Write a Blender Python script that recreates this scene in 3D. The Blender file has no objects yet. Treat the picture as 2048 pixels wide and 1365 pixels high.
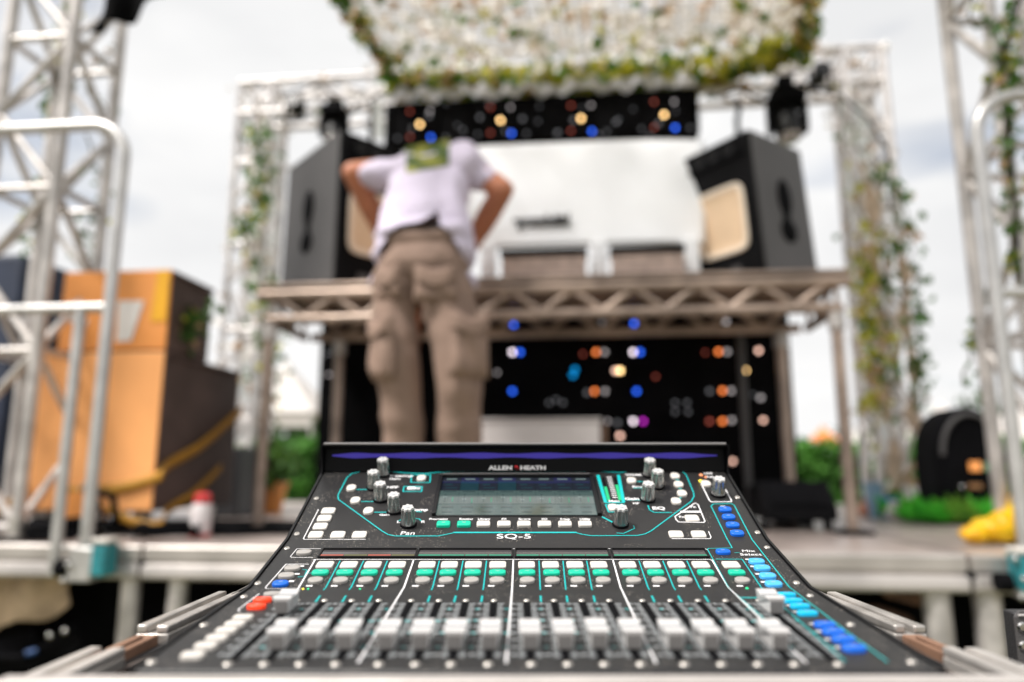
import bpy, bmesh, math, random
from mathutils import Vector, Matrix, noise
random.seed(11)
R = math.radians
sc = bpy.context.scene
# ------------------------------------------------------------------ camera
F = 1450.0                                   # focal length in pixels of a 2048 wide picture
TH = math.atan(254/F)                        # upward tilt
CZ = 1.30                                    # camera height
cam_d = bpy.data.cameras.new('camera'); cam = bpy.data.objects.new('camera', cam_d)
sc.collection.objects.link(cam); sc.camera = cam
cam.location = (0, 0, CZ); cam.rotation_euler = (R(90)+TH, 0, 0)
cam_d.sensor_width = 36; cam_d.lens = F/2048*36
cam_d.clip_start = .02; cam_d.clip_end = 900
cam_d.dof.use_dof = True; cam_d.dof.focus_distance = .645; cam_d.dof.aperture_fstop = 2.15
cam_d.dof.aperture_blades = 0
# ------------------------------------------------------------------ sky and sun
SUN_AZ, SUN_EL = R(238), R(56)               # azimuth measured from +Y towards +X
w = bpy.data.worlds.new('World'); sc.world = w; w.use_nodes = True
nt = w.node_tree; nt.nodes.clear()
out = nt.nodes.new('ShaderNodeOutputWorld')
sky = nt.nodes.new('ShaderNodeTexSky'); sky.sky_type = 'NISHITA'; sky.sun_disc = False
sky.sun_elevation = SUN_EL; sky.sun_rotation = SUN_AZ
b1 = nt.nodes.new('ShaderNodeBackground'); b1.inputs[1].default_value = .09
b2 = nt.nodes.new('ShaderNodeBackground'); b2.inputs[1].default_value = .82
tc = nt.nodes.new('ShaderNodeTexCoord'); mp = nt.nodes.new('ShaderNodeMapping'); mp.inputs['Scale'].default_value = (1, 1, 2.6)
n1 = nt.nodes.new('ShaderNodeTexNoise'); n1.inputs['Scale'].default_value = 2.3; n1.inputs['Detail'].default_value = 6; n1.inputs['Roughness'].default_value = .5
r1 = nt.nodes.new('ShaderNodeValToRGB'); r1.color_ramp.elements[0].position = .36; r1.color_ramp.elements[0].color = (.765, .768, .775, 1)
r1.color_ramp.elements[1].position = .60; r1.color_ramp.elements[1].color = (.92, .915, .91, 1)
n2 = nt.nodes.new('ShaderNodeTexNoise'); n2.inputs['Scale'].default_value = 1.7; n2.inputs['Detail'].default_value = 5
mp2 = nt.nodes.new('ShaderNodeMapping'); mp2.inputs['Scale'].default_value = (1, 1, 3.2); mp2.inputs['Location'].default_value = (4.3, 1.2, .4)
r2 = nt.nodes.new('ShaderNodeValToRGB'); r2.color_ramp.elements[0].position = .36; r2.color_ramp.elements[0].color = (.5, .5, .5, 1)
r2.color_ramp.elements[1].position = .47; r2.color_ramp.elements[1].color = (1, 1, 1, 1)
mx = nt.nodes.new('ShaderNodeMixShader')
L = nt.links.new
L(tc.outputs['Generated'], mp.inputs[0]); L(mp.outputs[0], n1.inputs['Vector']); L(n1.outputs['Fac'], r1.inputs[0]); L(r1.outputs[0], b2.inputs[0])
L(tc.outputs['Generated'], mp2.inputs[0]); L(mp2.outputs[0], n2.inputs['Vector']); L(n2.outputs['Fac'], r2.inputs[0])
L(sky.outputs[0], b1.inputs[0]); L(r2.outputs[0], mx.inputs[0]); L(b1.outputs[0], mx.inputs[1]); L(b2.outputs[0], mx.inputs[2]); L(mx.outputs[0], out.inputs[0])
sd_ = bpy.data.lights.new('sun', 'SUN'); sun = bpy.data.objects.new('sun', sd_); sc.collection.objects.link(sun)
sd_.energy = 4.0; sd_.angle = R(12); sd_.color = (1, .955, .90)
sv_ = Vector((math.sin(SUN_AZ)*math.cos(SUN_EL), math.cos(SUN_AZ)*math.cos(SUN_EL), math.sin(SUN_EL)))
sun.rotation_euler = sv_.to_track_quat('Z', 'Y').to_euler()
sc.view_settings.view_transform = 'Standard'; sc.view_settings.look = 'None'
sc.view_settings.exposure = 0.45; sc.view_settings.gamma = 1
# ------------------------------------------------------------------ frames of reference
DZ = 1.02; A = R(6); ca, sa = math.cos(A), math.sin(A)
STAGE = Matrix(((ca, sa, 0, 0), (-sa, ca, 0, 2.6), (0, 0, 1, DZ), (0, 0, 0, 1)))   # u along the stage edge, v into the stage, w up from the deck
WORLD = Matrix.Identity(4)
def ray(px, py):
    cx = (px-1024)/F; cy = (682.5-py)/F
    return Vector((cx, math.cos(TH)-cy*math.sin(TH), math.sin(TH)+cy*math.cos(TH)))
def sv(px, py, v):                            # point of the stage plane v = const that is seen at this place of the photo
    r = ray(px, py); t = (v+2.6*ca)/(r.x*sa+r.y*ca); X, Y, Z = r*t
    return Vector((X*ca-(Y-2.6)*sa, v, Z+CZ-DZ))
def sw(px, py, wv):                           # the same for a level plane
    r = ray(px, py); t = (wv+DZ-CZ)/r.z; X, Y = r.x*t, r.y*t
    return Vector((X*ca-(Y-2.6)*sa, X*sa+(Y-2.6)*ca, wv))
# ------------------------------------------------------------------ materials
def mat(name, col, rough=.6, metal=0, var=.0, vscale=8, bump=0, bscale=60, spec=.5, coat=0, emit=None, es=0, trans=0, tcol=None, col2=None, lo=.35, hi=.65, detail=5, alpha=None):
    m = bpy.data.materials.new(name); m.use_nodes = True; t = m.node_tree; p = t.nodes['Principled BSDF']
    p.inputs['Base Color'].default_value = (*col, 1); p.inputs['Roughness'].default_value = rough; p.inputs['Metallic'].default_value = metal
    p.inputs['Specular IOR Level'].default_value = spec; p.inputs['Coat Weight'].default_value = coat
    if emit: p.inputs['Emission Color'].default_value = (*emit, 1); p.inputs['Emission Strength'].default_value = es
    tcn = t.nodes.new('ShaderNodeTexCoord')
    if var or col2:
        n = t.nodes.new('ShaderNodeTexNoise'); n.inputs['Scale'].default_value = vscale; n.inputs['Detail'].default_value = detail
        rr = t.nodes.new('ShaderNodeValToRGB'); rr.color_ramp.elements[0].position = lo; rr.color_ramp.elements[1].position = hi
        a = col2 if col2 else tuple(c*(1-var) for c in col); b = col if col2 else tuple(min(1, c*(1+var)) for c in col)
        rr.color_ramp.elements[0].color = (*a, 1); rr.color_ramp.elements[1].color = (*b, 1)
        t.links.new(tcn.outputs['Object'], n.inputs['Vector']); t.links.new(n.outputs['Fac'], rr.inputs[0]); t.links.new(rr.outputs[0], p.inputs['Base Color'])
        if metal > .4:
            mr = t.nodes.new('ShaderNodeMapRange'); mr.inputs['To Min'].default_value = max(0, rough-.12); mr.inputs['To Max'].default_value = min(1, rough+.15)
            t.links.new(n.outputs['Fac'], mr.inputs[0]); t.links.new(mr.outputs[0], p.inputs['Roughness'])
    if bump:
        n = t.nodes.new('ShaderNodeTexNoise'); n.inputs['Scale'].default_value = bscale; n.inputs['Detail'].default_value = 4
        bb = t.nodes.new('ShaderNodeBump'); bb.inputs['Strength'].default_value = bump; bb.inputs['Distance'].default_value = .01
        t.links.new(tcn.outputs['Object'], n.inputs['Vector']); t.links.new(n.outputs['Fac'], bb.inputs['Height']); t.links.new(bb.outputs[0], p.inputs['Normal'])
    if trans:
        tr = t.nodes.new('ShaderNodeBsdfTranslucent'); tr.inputs[0].default_value = (*(tcol or col), 1)
        ms = t.nodes.new('ShaderNodeMixShader'); ms.inputs[0].default_value = trans
        o = t.nodes['Material Output']; t.links.new(p.outputs[0], ms.inputs[1]); t.links.new(tr.outputs[0], ms.inputs[2]); t.links.new(ms.outputs[0], o.inputs[0])
    return m
M = {}
M['panel'] = mat('console_panel', (.016, .0155, .016), .48, var=.12, vscale=30, bump=.06, bscale=900)
def dusty(m):                                 # pale dust grains lying on the panel
    t = m.node_tree; p = t.nodes['Principled BSDF']; link = p.inputs['Base Color'].links[0].from_socket
    tcn = [n for n in t.nodes if n.type == 'TEX_COORD'][0]
    vo = t.nodes.new('ShaderNodeTexVoronoi'); vo.inputs['Scale'].default_value = 520
    lt = t.nodes.new('ShaderNodeMath'); lt.operation = 'LESS_THAN'; lt.inputs[1].default_value = .17
    nn = t.nodes.new('ShaderNodeTexNoise'); nn.inputs['Scale'].default_value = 22
    gt = t.nodes.new('ShaderNodeMath'); gt.operation = 'GREATER_THAN'; gt.inputs[1].default_value = .56
    mu = t.nodes.new('ShaderNodeMath'); mu.operation = 'MULTIPLY'
    mi = t.nodes.new('ShaderNodeMixRGB'); mi.inputs[2].default_value = (.42, .37, .32, 1)
    for a, b in ((tcn.outputs['Object'], vo.inputs['Vector']), (tcn.outputs['Object'], nn.inputs['Vector']), (vo.outputs['Distance'], lt.inputs[0]), (nn.outputs['Fac'], gt.inputs[0]),
                 (lt.outputs[0], mu.inputs[0]), (gt.outputs[0], mu.inputs[1]), (mu.outputs[0], mi.inputs[0]), (link, mi.inputs[1]), (mi.outputs[0], p.inputs['Base Color'])): t.links.new(a, b)
dusty(M['panel'])
M['black'] = mat('black_plastic', (.006, .006, .007), .42, var=.1, spec=.3)
M['matt'] = mat('matt_black', (.004, .004, .005), .85, var=.3, vscale=6, spec=.08)
M['cloth_black'] = mat('black_cloth', (.004, .004, .0045), .95, var=.4, vscale=4, bump=.3, bscale=30, spec=.05)
M['key_white'] = mat('cream_keycap', (.62, .585, .54), .38, var=.04)
M['key_grey'] = mat('grey_keycap', (.34, .32, .30), .42, var=.05)
M['key_green'] = mat('green_keycap', (.0, .42, .26), .35, emit=(0, .55, .32), es=.15)
M['key_blue'] = mat('blue_keycap', (.0, .10, .52), .35, emit=(0, .12, .65), es=.15)
M['key_sky'] = mat('sky_blue_keycap', (.06, .36, .70), .35, emit=(.05, .36, .80), es=.2)
M['key_cyan'] = mat('cyan_keycap', (.0, .38, .62), .35, emit=(0, .42, .72), es=.2)
M['key_red'] = mat('red_keycap', (.85, .05, .01), .35, emit=(.9, .05, .01), es=.3)
M['teal'] = mat('teal_print', (.0, .42, .42), .5)
M['white'] = mat('white_print', (.78, .77, .78), .5)
M['greyprint'] = mat('grey_print', (.42, .44, .46), .5); M['scale'] = mat('scale_print', (.36, .38, .39), .5)
M['redprint'] = mat('red_print', (.75, .02, .03), .5)
M['chrome'] = mat('chrome', (.50, .49, .48), .27, 1)
M['steel'] = mat('screw_steel', (.58, .55, .51), .4, .7, var=.1, vscale=300)
M['cap'] = mat('fader_cap_plastic', (.52, .51, .505), .33, var=.03)
M['hood'] = mat('hood_black', (.004, .004, .005), .5, spec=.12)
M['cap_end_shaded'] = mat('fader_cap_end_shaded', (.20, .19, .185), .4, var=.03)
M['front_alu'] = mat('front_edge_aluminium', (.52, .485, .46), .5, .35, var=.1, vscale=20, bump=.08, bscale=200)
M['glass'] = mat('screen_glass', (.01, .016, .018), .06, spec=.9, coat=1)
M['alu'] = mat('aluminium', (.56, .53, .51), .48, .6, var=.25, vscale=9, bump=.05)
M['alu_warm'] = mat('dull_aluminium', (.42, .33, .275), .42, .7, var=.3, vscale=6, bump=.05)
M['alu_edge'] = mat('case_edge_aluminium', (.52, .49, .46), .38, .6, var=.28, vscale=18, bump=.08, bscale=200)
M['beam'] = mat('stage_beam_aluminium', (.50, .465, .44), .38, .55, var=.16, vscale=4, bump=.05)
M['ply'] = mat('bare_plywood', (.22, .12, .075), .7, var=.4, vscale=20)
M['lining'] = mat('brown_case_lining', (.085, .066, .058), .9, var=.2, vscale=20)
M['lam'] = mat('black_laminate', (.02, .02, .022), .5, bump=.2, bscale=400)
M['deckboard'] = mat('stage_plywood', (.36, .30, .275), .34, var=.25, vscale=5, bump=.05)
M['navy'] = mat('navy_sheet', (.02, .03, .06), .7, var=.2)
def emis(name, col, s):
    return mat(name, (.02, .02, .02), .3, emit=col, es=s)
# ------------------------------------------------------------------ builders
col = bpy.data.collections.new('scene'); sc.collection.children.link(col)
class G:
    """collects shapes in one bmesh"""
    def __init__(s): s.b = bmesh.new(); s.mi = 0
    def _n(s, f0):
        s.b.faces.ensure_lookup_table()
        for f in s.b.faces[f0:]: f.material_index = s.mi
        return s
    def box(s, c, d, m=None):
        f0 = len(s.b.faces); mm = Matrix.Translation(Vector(c)) @ (m or Matrix.Identity(4)) @ Matrix.Diagonal((*d, 1))
        bmesh.ops.create_cube(s.b, size=1, matrix=mm); return s._n(f0)
    def bb(s, lo, hi):
        return s.box([(a+b)/2 for a, b in zip(lo, hi)], [abs(b-a) for a, b in zip(lo, hi)])
    def sph(s, c, r, sub=2, m=None):
        f0 = len(s.b.faces); r = (r, r, r) if not hasattr(r, '__len__') else r
        bmesh.ops.create_icosphere(s.b, subdivisions=sub, radius=1, matrix=Matrix.Translation(Vector(c)) @ (m or Matrix.Identity(4)) @ Matrix.Diagonal((*r, 1))); return s._n(f0)
    def tube(s, p, q, r, n=14, r2=None):
        f0 = len(s.b.faces); p, q = Vector(p), Vector(q); d = q-p
        if d.length < 1e-6: return s
        mm = Matrix.Translation((p+q)/2) @ d.to_track_quat('Z', 'Y').to_matrix().to_4x4()
        bmesh.ops.create_cone(s.b, cap_ends=True, segments=n, radius1=r, radius2=r if r2 is None else r2, depth=d.length, matrix=mm); return s._n(f0)
    def bar(s, p, q, wx, wy):                # flat bar, wx across, wy thick
        p, q = Vector(p), Vector(q); d = q-p
        s.box((p+q)/2, (wx, wy, d.length), d.to_track_quat('Z', 'Y').to_matrix().to_4x4()); return s
    def path(s, pts, r, n=12, closed=False):  # a bent tube, r may taper
        f0 = len(s.b.faces); pts = [Vector(p) for p in pts]; N = len(pts); rings = []; up = None
        for i, p in enumerate(pts):
            a = pts[i-1] if (i or closed) else p; c = pts[(i+1) % N] if (i < N-1 or closed) else p
            d = (c-a).normalized()
            if up is None: up = d.orthogonal().normalized()
            up = (up-d*up.dot(d)).normalized(); sd = d.cross(up)
            rr = r[i] if hasattr(r, '__len__') else r
            rings.append([s.b.verts.new(p+(up*math.cos(2*math.pi*k/n)+sd*math.sin(2*math.pi*k/n))*rr) for k in range(n)])
        for i in range(N if closed else N-1):
            A_, B_ = rings[i], rings[(i+1) % N]
            for k in range(n): s.b.faces.new((A_[k], A_[(k+1) % n], B_[(k+1) % n], B_[k]))
        if not closed: s.b.faces.new(rings[0][::-1]); s.b.faces.new(rings[-1])
        return s._n(f0)
    def prism(s, poly, axis, a, b):          # poly = 2-D outline, extruded along axis from a to b
        f0 = len(s.b.faces)
        def P(p, t): return {0: (t, p[0], p[1]), 1: (p[0], t, p[1]), 2: (p[0], p[1], t)}[axis]
        v0 = [s.b.verts.new(P(p, a)) for p in poly]; v1 = [s.b.verts.new(P(p, b)) for p in poly]; n = len(poly)
        s.b.faces.new(v0); s.b.faces.new(v1[::-1])
        for i in range(n): s.b.faces.new((v0[i], v1[i], v1[(i+1) % n], v0[(i+1) % n]))
        bmesh.ops.recalc_face_normals(s.b, faces=s.b.faces[:]); return s._n(f0)
    def lathe(s, prof, c=(0, 0, 0), n=24, m=None):
        f0 = len(s.b.faces); mm = Matrix.Translation(Vector(c)) @ (m or Matrix.Identity(4)); rings = []
        for r, z in prof: rings.append([s.b.verts.new(mm @ Vector((r*math.cos(2*math.pi*k/n), r*math.sin(2*math.pi*k/n), z))) for k in range(n)])
        for i in range(len(rings)-1):
            for k in range(n): s.b.faces.new((rings[i][k], rings[i][(k+1) % n], rings[i+1][(k+1) % n], rings[i+1][k]))
        s.b.faces.new(rings[0][::-1]); s.b.faces.new(rings[-1]); return s._n(f0)
    def poly(s, pts):
        f0 = len(s.b.faces); s.b.faces.new([s.b.verts.new(Vector(p)) for p in pts]); return s._n(f0)
    def grid(s, fn, nu, nv):
        f0 = len(s.b.faces); V = [[s.b.verts.new(fn(i/nu, j/nv)) for j in range(nv+1)] for i in range(nu+1)]
        for i in range(nu):
            for j in range(nv): s.b.faces.new((V[i][j], V[i+1][j], V[i+1][j+1], V[i][j+1]))
        return s._n(f0)
    def leaf(s, p, size, d=None, wd=.45):    # one leaf-shaped face bent along its rib
        p = Vector(p); d = (Vector(d) if d else Vector((random.gauss(0, 1), random.gauss(0, 1), random.gauss(-.3, .8)))).normalized()
        sdv = d.cross(Vector((random.gauss(0, 1), random.gauss(0, 1), random.gauss(0, 1)))).normalized(); nn = d.cross(sdv)
        f0 = len(s.b.faces)
        a, b, c, e = p, p+d*size*.5+sdv*size*wd+nn*size*.1, p+d*size-nn*size*.12, p+d*size*.5-sdv*size*wd+nn*size*.1
        s.b.faces.new([s.b.verts.new(x) for x in (a, b, c, e)]); return s._n(f0)
    def mesh(s, name, mats, smooth=False, fr=None):
        me = bpy.data.meshes.new(name)
        if fr is not None: s.b.transform(fr)
        s.b.normal_update(); s.b.to_mesh(me); s.b.free()
        for m in (mats if isinstance(mats, (list, tuple)) else [mats]): me.materials.append(m)
        if smooth:
            for p in me.polygons: p.use_smooth = True
            if smooth != 2: me.set_sharp_from_angle(angle=R(38))
        return me
def thing(name, label, cat, o=(0, 0, 0), fr=STAGE, group=None):
    e = bpy.data.objects.new(name, None); col.objects.link(e); e.empty_display_size = .1
    o = Vector(o); e.location = fr @ o; e.rotation_euler = (0, 0, -A if fr is STAGE else 0)
    e['label'] = label; e['category'] = cat
    if group: e['group'] = group
    ORG[e.name] = o; return e
ORG = {}
def part(name, g, m, parent, smooth=True, bevel=0, label=None):
    """a mesh part; its shapes are given in the same frame as its thing's base point"""
    root = parent
    while root.parent: root = root.parent
    o = ORG[root.name]; q = parent; off = Vector((0, 0, 0))
    me = g.mesh(name, m, smooth, Matrix.Translation(-o)) if isinstance(g, G) else g
    ob = bpy.data.objects.new(name, me); col.objects.link(ob); ob.parent = parent
    if bevel:
        bv = ob.modifiers.new('bevel', 'BEVEL'); bv.width = bevel; bv.segments = 2; bv.limit_method = 'ANGLE'
    if label: ob['label'] = label
    return ob
def single(name, g, m, label, cat, o=(0, 0, 0), fr=STAGE, group=None, smooth=True, bevel=0):
    me = g.mesh(name, m, smooth, Matrix.Translation(-Vector(o)))
    ob = bpy.data.objects.new(name, me); col.objects.link(ob)
    ob.location = fr @ Vector(o); ob.rotation_euler = (0, 0, -A if fr is STAGE else 0)
    ob['label'] = label; ob['category'] = cat
    if group: ob['group'] = group
    if bevel:
        bv = ob.modifiers.new('bevel', 'BEVEL'); bv.width = bevel; bv.segments = 2; bv.limit_method = 'ANGLE'
    return ob
def put(name, me, parent, mtx, label=None):   # a part that shares a mesh
    ob = bpy.data.objects.new(name, me); col.objects.link(ob); ob.parent = parent; ob.matrix_local = mtx
    if label: ob['label'] = label
    return ob
def struct(name, g, m, kind='structure', smooth=False):
    ob = bpy.data.objects.new(name, g.mesh(name, m, smooth)); col.objects.link(ob); ob['kind'] = kind; return ob
def text_mesh(s, size, m, shear=0, sx=1, bold=0):
    c = bpy.data.curves.new('lettering', 'FONT'); c.body = s; c.size = size; c.align_x = 'CENTER'; c.align_y = 'CENTER'; c.shear = shear; c.extrude = size*.02; c.offset = bold*size
    o = bpy.data.objects.new('tmp', c); sc.collection.objects.link(o); dg = bpy.context.evaluated_depsgraph_get(); dg.update()
    me = bpy.data.meshes.new_from_object(o.evaluated_get(dg)); bpy.data.objects.remove(o); bpy.data.curves.remove(c)
    me.transform(Matrix.Diagonal((sx, 1, 1, 1))); me.materials.clear(); me.materials.append(m); me.name = 'lettering'; return me
def remesh(g, vox, smooth_it=3, sub=None):   # melts overlapping shapes into one continuous surface
    me = bpy.data.meshes.new('t'); g.b.to_mesh(me); g.b.free(); o = bpy.data.objects.new('t', me); sc.collection.objects.link(o)
    r = o.modifiers.new('r', 'REMESH'); r.mode = 'VOXEL'; r.voxel_size = vox; r.use_smooth_shade = True
    s = o.modifiers.new('s', 'SMOOTH'); s.iterations = smooth_it; s.factor = .5
    dg = bpy.context.evaluated_depsgraph_get(); dg.update(); m2 = bpy.data.meshes.new_from_object(o.evaluated_get(dg))
    bpy.data.objects.remove(o); bpy.data.meshes.remove(me); g2 = G(); g2.b.from_mesh(m2); bpy.data.meshes.remove(m2); return g2
# ================================================================== GROUND
g = G(); g.grid(lambda a, b: Vector((-400+800*a, -60+860*b, .0)), 40, 40)
M['ground'] = mat('trampled_ground', (.22, .17, .11), .95, col2=(.06, .09, .03), vscale=.8, bump=.5, bscale=9, lo=.42, hi=.58)
struct('ground', g, M['ground'])
# ================================================================== STAGE
st = thing('stage_platform', 'low outdoor stage with plywood deck and pale aluminium edge beam on tubular legs', 'stage', (0, 0, 0))
J = [-5.6, sv(283, 1120, 0).x, sv(1938, 1120, 0).x, 5.6]
wl = -.118
for i in range(3):
    u0, u1 = J[i]+.008, J[i+1]-.008
    g = G(); g.bb((u0, .018, -.03), (u1, 3.4, -.002)); part('deck_board', g, M['deckboard'], st)
    g = G(); prof = [(0, -.006), (.0, -.05), (.010, -.054), (.010, -.062), (-.004, -.066), (-.008, -.072), (-.008, -.108), (.0, wl), (.05, wl), (.05, -.035), (.04, 0.0), (.006, 0.0)]
    g.prism(prof, 0, u0, u1); part('edge_beam', g, M['beam'], st)
    g = G(); g.prism([(3.4+a_, b_) for a_, b_ in ((0, 0), (.05, 0), (.05, wl), (0, wl))], 0, u0, u1); part('edge_beam', g, M['beam'], st)
for px in (252, 348, 1880, 1982):
    p = sv(px, 1230, .035)
    g = G(); g.tube((p.x, .052, -1.0), (p.x, .052, wl-.001), .034 if px < 1000 else .043, 20); g.box((p.x, .052, -1.01), (.12, .12, .02)); part('leg', g, M['alu'], st)
for u in (-4.5, 0.05, 4.6):
    g = G(); g.tube((u, .6, -1.0), (u, .6, wl), .03); g.box((u, .6, -1.01), (.12, .12, .02)); part('leg', g, M['alu'], st)
for px in (283, 1938):
    u = sv(px, 1120, 0).x; z = -.062
    g = G(); g.tube((u, -.006, z), (u, .02, z), .014, 12); part('joint_lock', g, M['matt'], st)
# black cloth closing the space below the deck
g = G()
g.grid(lambda a, b: Vector((-5.6+11.2*a, .30+.035*math.sin(a*170)+.02*math.sin(a*61+2), -1.01+.885*b)), 400, 6)
single('stage_skirt', g, M['cloth_black'], 'black pleated cloth hanging below the stage deck behind the legs', 'stage skirt', (0, .3, -1.01), smooth=2)
# hessian cloth hung under the left end of the beam
M['hessian'] = mat('tan_hessian', (.50, .37, .24), .95, var=.2, vscale=12, bump=.5, bscale=90)
pA, pB = sv(-260, 1180, .1), sv(126, 1180, .1)
def hess(a, b):
    u = pA.x+(pB.x-pA.x)*a; drop = .30-.17*a**1.5+.015*math.sin(a*23)
    return Vector((u-.02*b*math.sin(b*5)*(a > .7), .12+.02*math.sin(a*20+b*2), wl-.002-drop*b))
g = G(); g.grid(hess, 60, 14); me = single('hessian_cloth', g, M['hessian'], 'tan hessian cloth hanging below the stage beam at the left edge', 'cloth', (pB.x, .12, wl-.2), smooth=2)
me.modifiers.new('s', 'SOLIDIFY').thickness = .004
# ================================================================== TRUSS PARTS
def tri_truss(parent, p0, p1, e1, e2, size, r, rb, m, step, names=('chord', 'lattice'), skip=()):
    """box truss from p0 to p1; e1, e2 = unit vectors across"""
    p0, p1, e1, e2 = Vector(p0), Vector(p1), Vector(e1), Vector(e2); h = size/2-r
    cs = [(-1, -1), (1, -1), (1, 1), (-1, 1)]; d = (p1-p0); n = max(1, round(d.length/step))
    for a, b in cs:
        o = e1*a*h+e2*b*h; g = G(); g.tube(p0+o, p1+o, r, 16); part(names[0], g, m, parent)
    for k in range(4):
        if k in skip: continue
        (a, b), (c, f) = cs[k], cs[(k+1) % 4]; oa, oc = e1*a*h+e2*b*h, e1*c*h+e2*f*h; g = G()
        for i in range(n):
            q0, q1 = p0+d*(i/n), p0+d*((i+1)/n)
            if (i+k) % 2: g.tube(q0+oa, q1+oc, rb, 8)
            else: g.tube(q0+oc, q1+oa, rb, 8)
            if i % 2 == 0: g.tube(q0+oa, q0+oc, rb, 8)
        g.tube(p1+oa, p1+oc, rb, 8); part(names[1], g, m, parent)
U, V_, W_ = Vector((1, 0, 0)), Vector((0, 1, 0)), Vector((0, 0, 1))
# ---- front towers
tl = thing('truss_tower', 'tall pale aluminium box truss tower on the stage in front of the orange case', 'truss tower', (-2.14, .30, 0), group='lattice towers at the front of the stage')
tri_truss(tl, (-2.14, .30, .05), (-2.14, .30, 3.6), U, V_, .36, .026, .016, M['alu'], .36)
for a in (-1, 1):
    for b in (-1, 1):
        g = G(); g.tube((-2.14+a*.154, .3+b*.154, 0), (-2.14+a*.154, .3+b*.154, .09), .033, 16); g.box((-2.14+a*.154, .3+b*.154, .008), (.09, .09, .016)); part('foot', g, M['steel'], tl)
rtu = 2.0
tr_ = thing('truss_tower', 'pale truss tower wound with ivy at the right edge behind the round-cornered rail', 'truss tower', (rtu, .30, 0), group='lattice towers at the front of the stage')
tri_truss(tr_, (rtu, .30, .05), (rtu, .30, 3.6), U, V_, .36, .026, .016, M['alu'], .36)
for a in (-1, 1):
    for b in (-1, 1):
        g = G(); g.tube((rtu+a*.154, .3+b*.154, 0), (rtu+a*.154, .3+b*.154, .09), .033, 16); part('foot', g, M['steel'], tr_)
# ---- guard rails
M['tealpaint'] = mat('teal_paint', (.02, .22, .25), .5, var=.2, vscale=30)
M['palegal'] = mat('galvanised_tube', (.56, .55, .54), .4, .7, var=.12, vscale=9)
def guard_rail(sgn, ucorn, wtop, wmid, label, posts, far):
    t = thing('guard_rail', label, 'guard rail', (ucorn, -.05, -.1), group='bent tube rails clamped to the stage edge')
    rc = .14; pts = [(far, -.05, wtop)]
    for k in range(0, 9):
        a = math.pi/2*k/8; pts.append((ucorn-sgn*rc+sgn*rc*math.sin(a), -.05, wtop-rc+rc*math.cos(a)))
    pts.append((ucorn, -.05, -.10)); g = G(); g.path(pts, .0225, 16); part('rail_frame', g, M['palegal'], t)
    g = G(); g.tube((far, -.05, wmid), (ucorn-sgn*.0, -.05, wmid), .02, 14); part('mid_rail', g, M['palegal'], t)
    for u in posts:
        g = G(); g.tube((u, -.05, -.1), (u, -.05, wmid), .02, 14); part('post', g, M['palegal'], t)
    c = ucorn+ (.045 if sgn > 0 else .012)
    g = G(); g.bb((ucorn-.045, -.075, -.12), (ucorn+.045, -.016, .0)); part('clamp', g, M['palegal'], t, bevel=.006)
    x0 = ucorn+.047 if sgn > 0 else ucorn-.045
    g = G(); g.bb((x0, -.085, -.10), (x0+.055, -.012, .012)); cl = part('clamp_jaw', g, M['tealpaint'], t, bevel=.008)
    g = G(); g.bb((x0-.004, -.09, .014), (x0+.062, -.012, .032)); part('clamp_plate', g, M['key_white'], t, bevel=.006)
    for du, dw in ((-.055, .0), (-.035, -.06), (-.048, -.115)):
        g = G(); g.sph((ucorn+du, -.085, dw), .011, 2); part('bolt', g, M['chrome'], t)
    g = G(); g.tube((ucorn-.10, -.05, -.075), (ucorn-.06, -.05, -.075), .03, 16); part('rubber_stop', g, M['matt'], t)
    return t
uL = sv(235, 330, -.05).x; uR = sv(1945, 300, -.05).x
guard_rail(1, -1.545, 1.64, .885, 'grey tube guard rail with rounded corner and teal clamp before the left tower', [-1.66], -3.2)
guard_rail(-1, 1.645, 1.57, .86, 'grey tube guard rail with rounded corner at the right end of the stage', [1.86], 3.2)
# ================================================================== BACK ARCH
M['alu_white'] = mat('bright_truss_aluminium', (.66, .63, .62), .45, .45, var=.22)
M['netwhite'] = mat('white_net_scrap', (.92, .885, .85), .8, var=.05, vscale=5, trans=.65, tcol=(.95, .92, .88))
M['leaf'] = mat('ivy_leaf', (.05, .13, .025), .6, var=.5, vscale=9, trans=.25, tcol=(.14, .30, .03))
M['leaf_y'] = mat('yellow_green_leaf', (.34, .33, .03), .6, var=.4, vscale=9, trans=.4, tcol=(.70, .66, .06))
M['leaf_tan'] = mat('tan_leaf', (.42, .27, .16), .7, var=.3, vscale=9, trans=.4, tcol=(.75, .52, .32))
M['stem'] = mat('vine_stem', (.08, .07, .03), .8)
ar = thing('truss_arch', 'white draped box truss goalpost arch standing behind the loudspeaker table', 'truss arch', (0, 2.12, 0))
AL, AR, AW = -2.06, 2.12, 2.90
tri_truss(ar, (AL, 2.14, 0), (AL, 2.14, 3.02), U, V_, .29, .022, .012, M['alu_white'], .3)
tri_truss(ar, (AR, 2.14, 0), (AR, 2.14, 3.02), U, V_, .29, .025, .012, M['alu_white'], .3)
tri_truss(ar, (AL-.12, 2.14, AW), (AR+.12, 2.14, AW), V_, W_, .29, .025, .012, M['alu_white'], .3)
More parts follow.
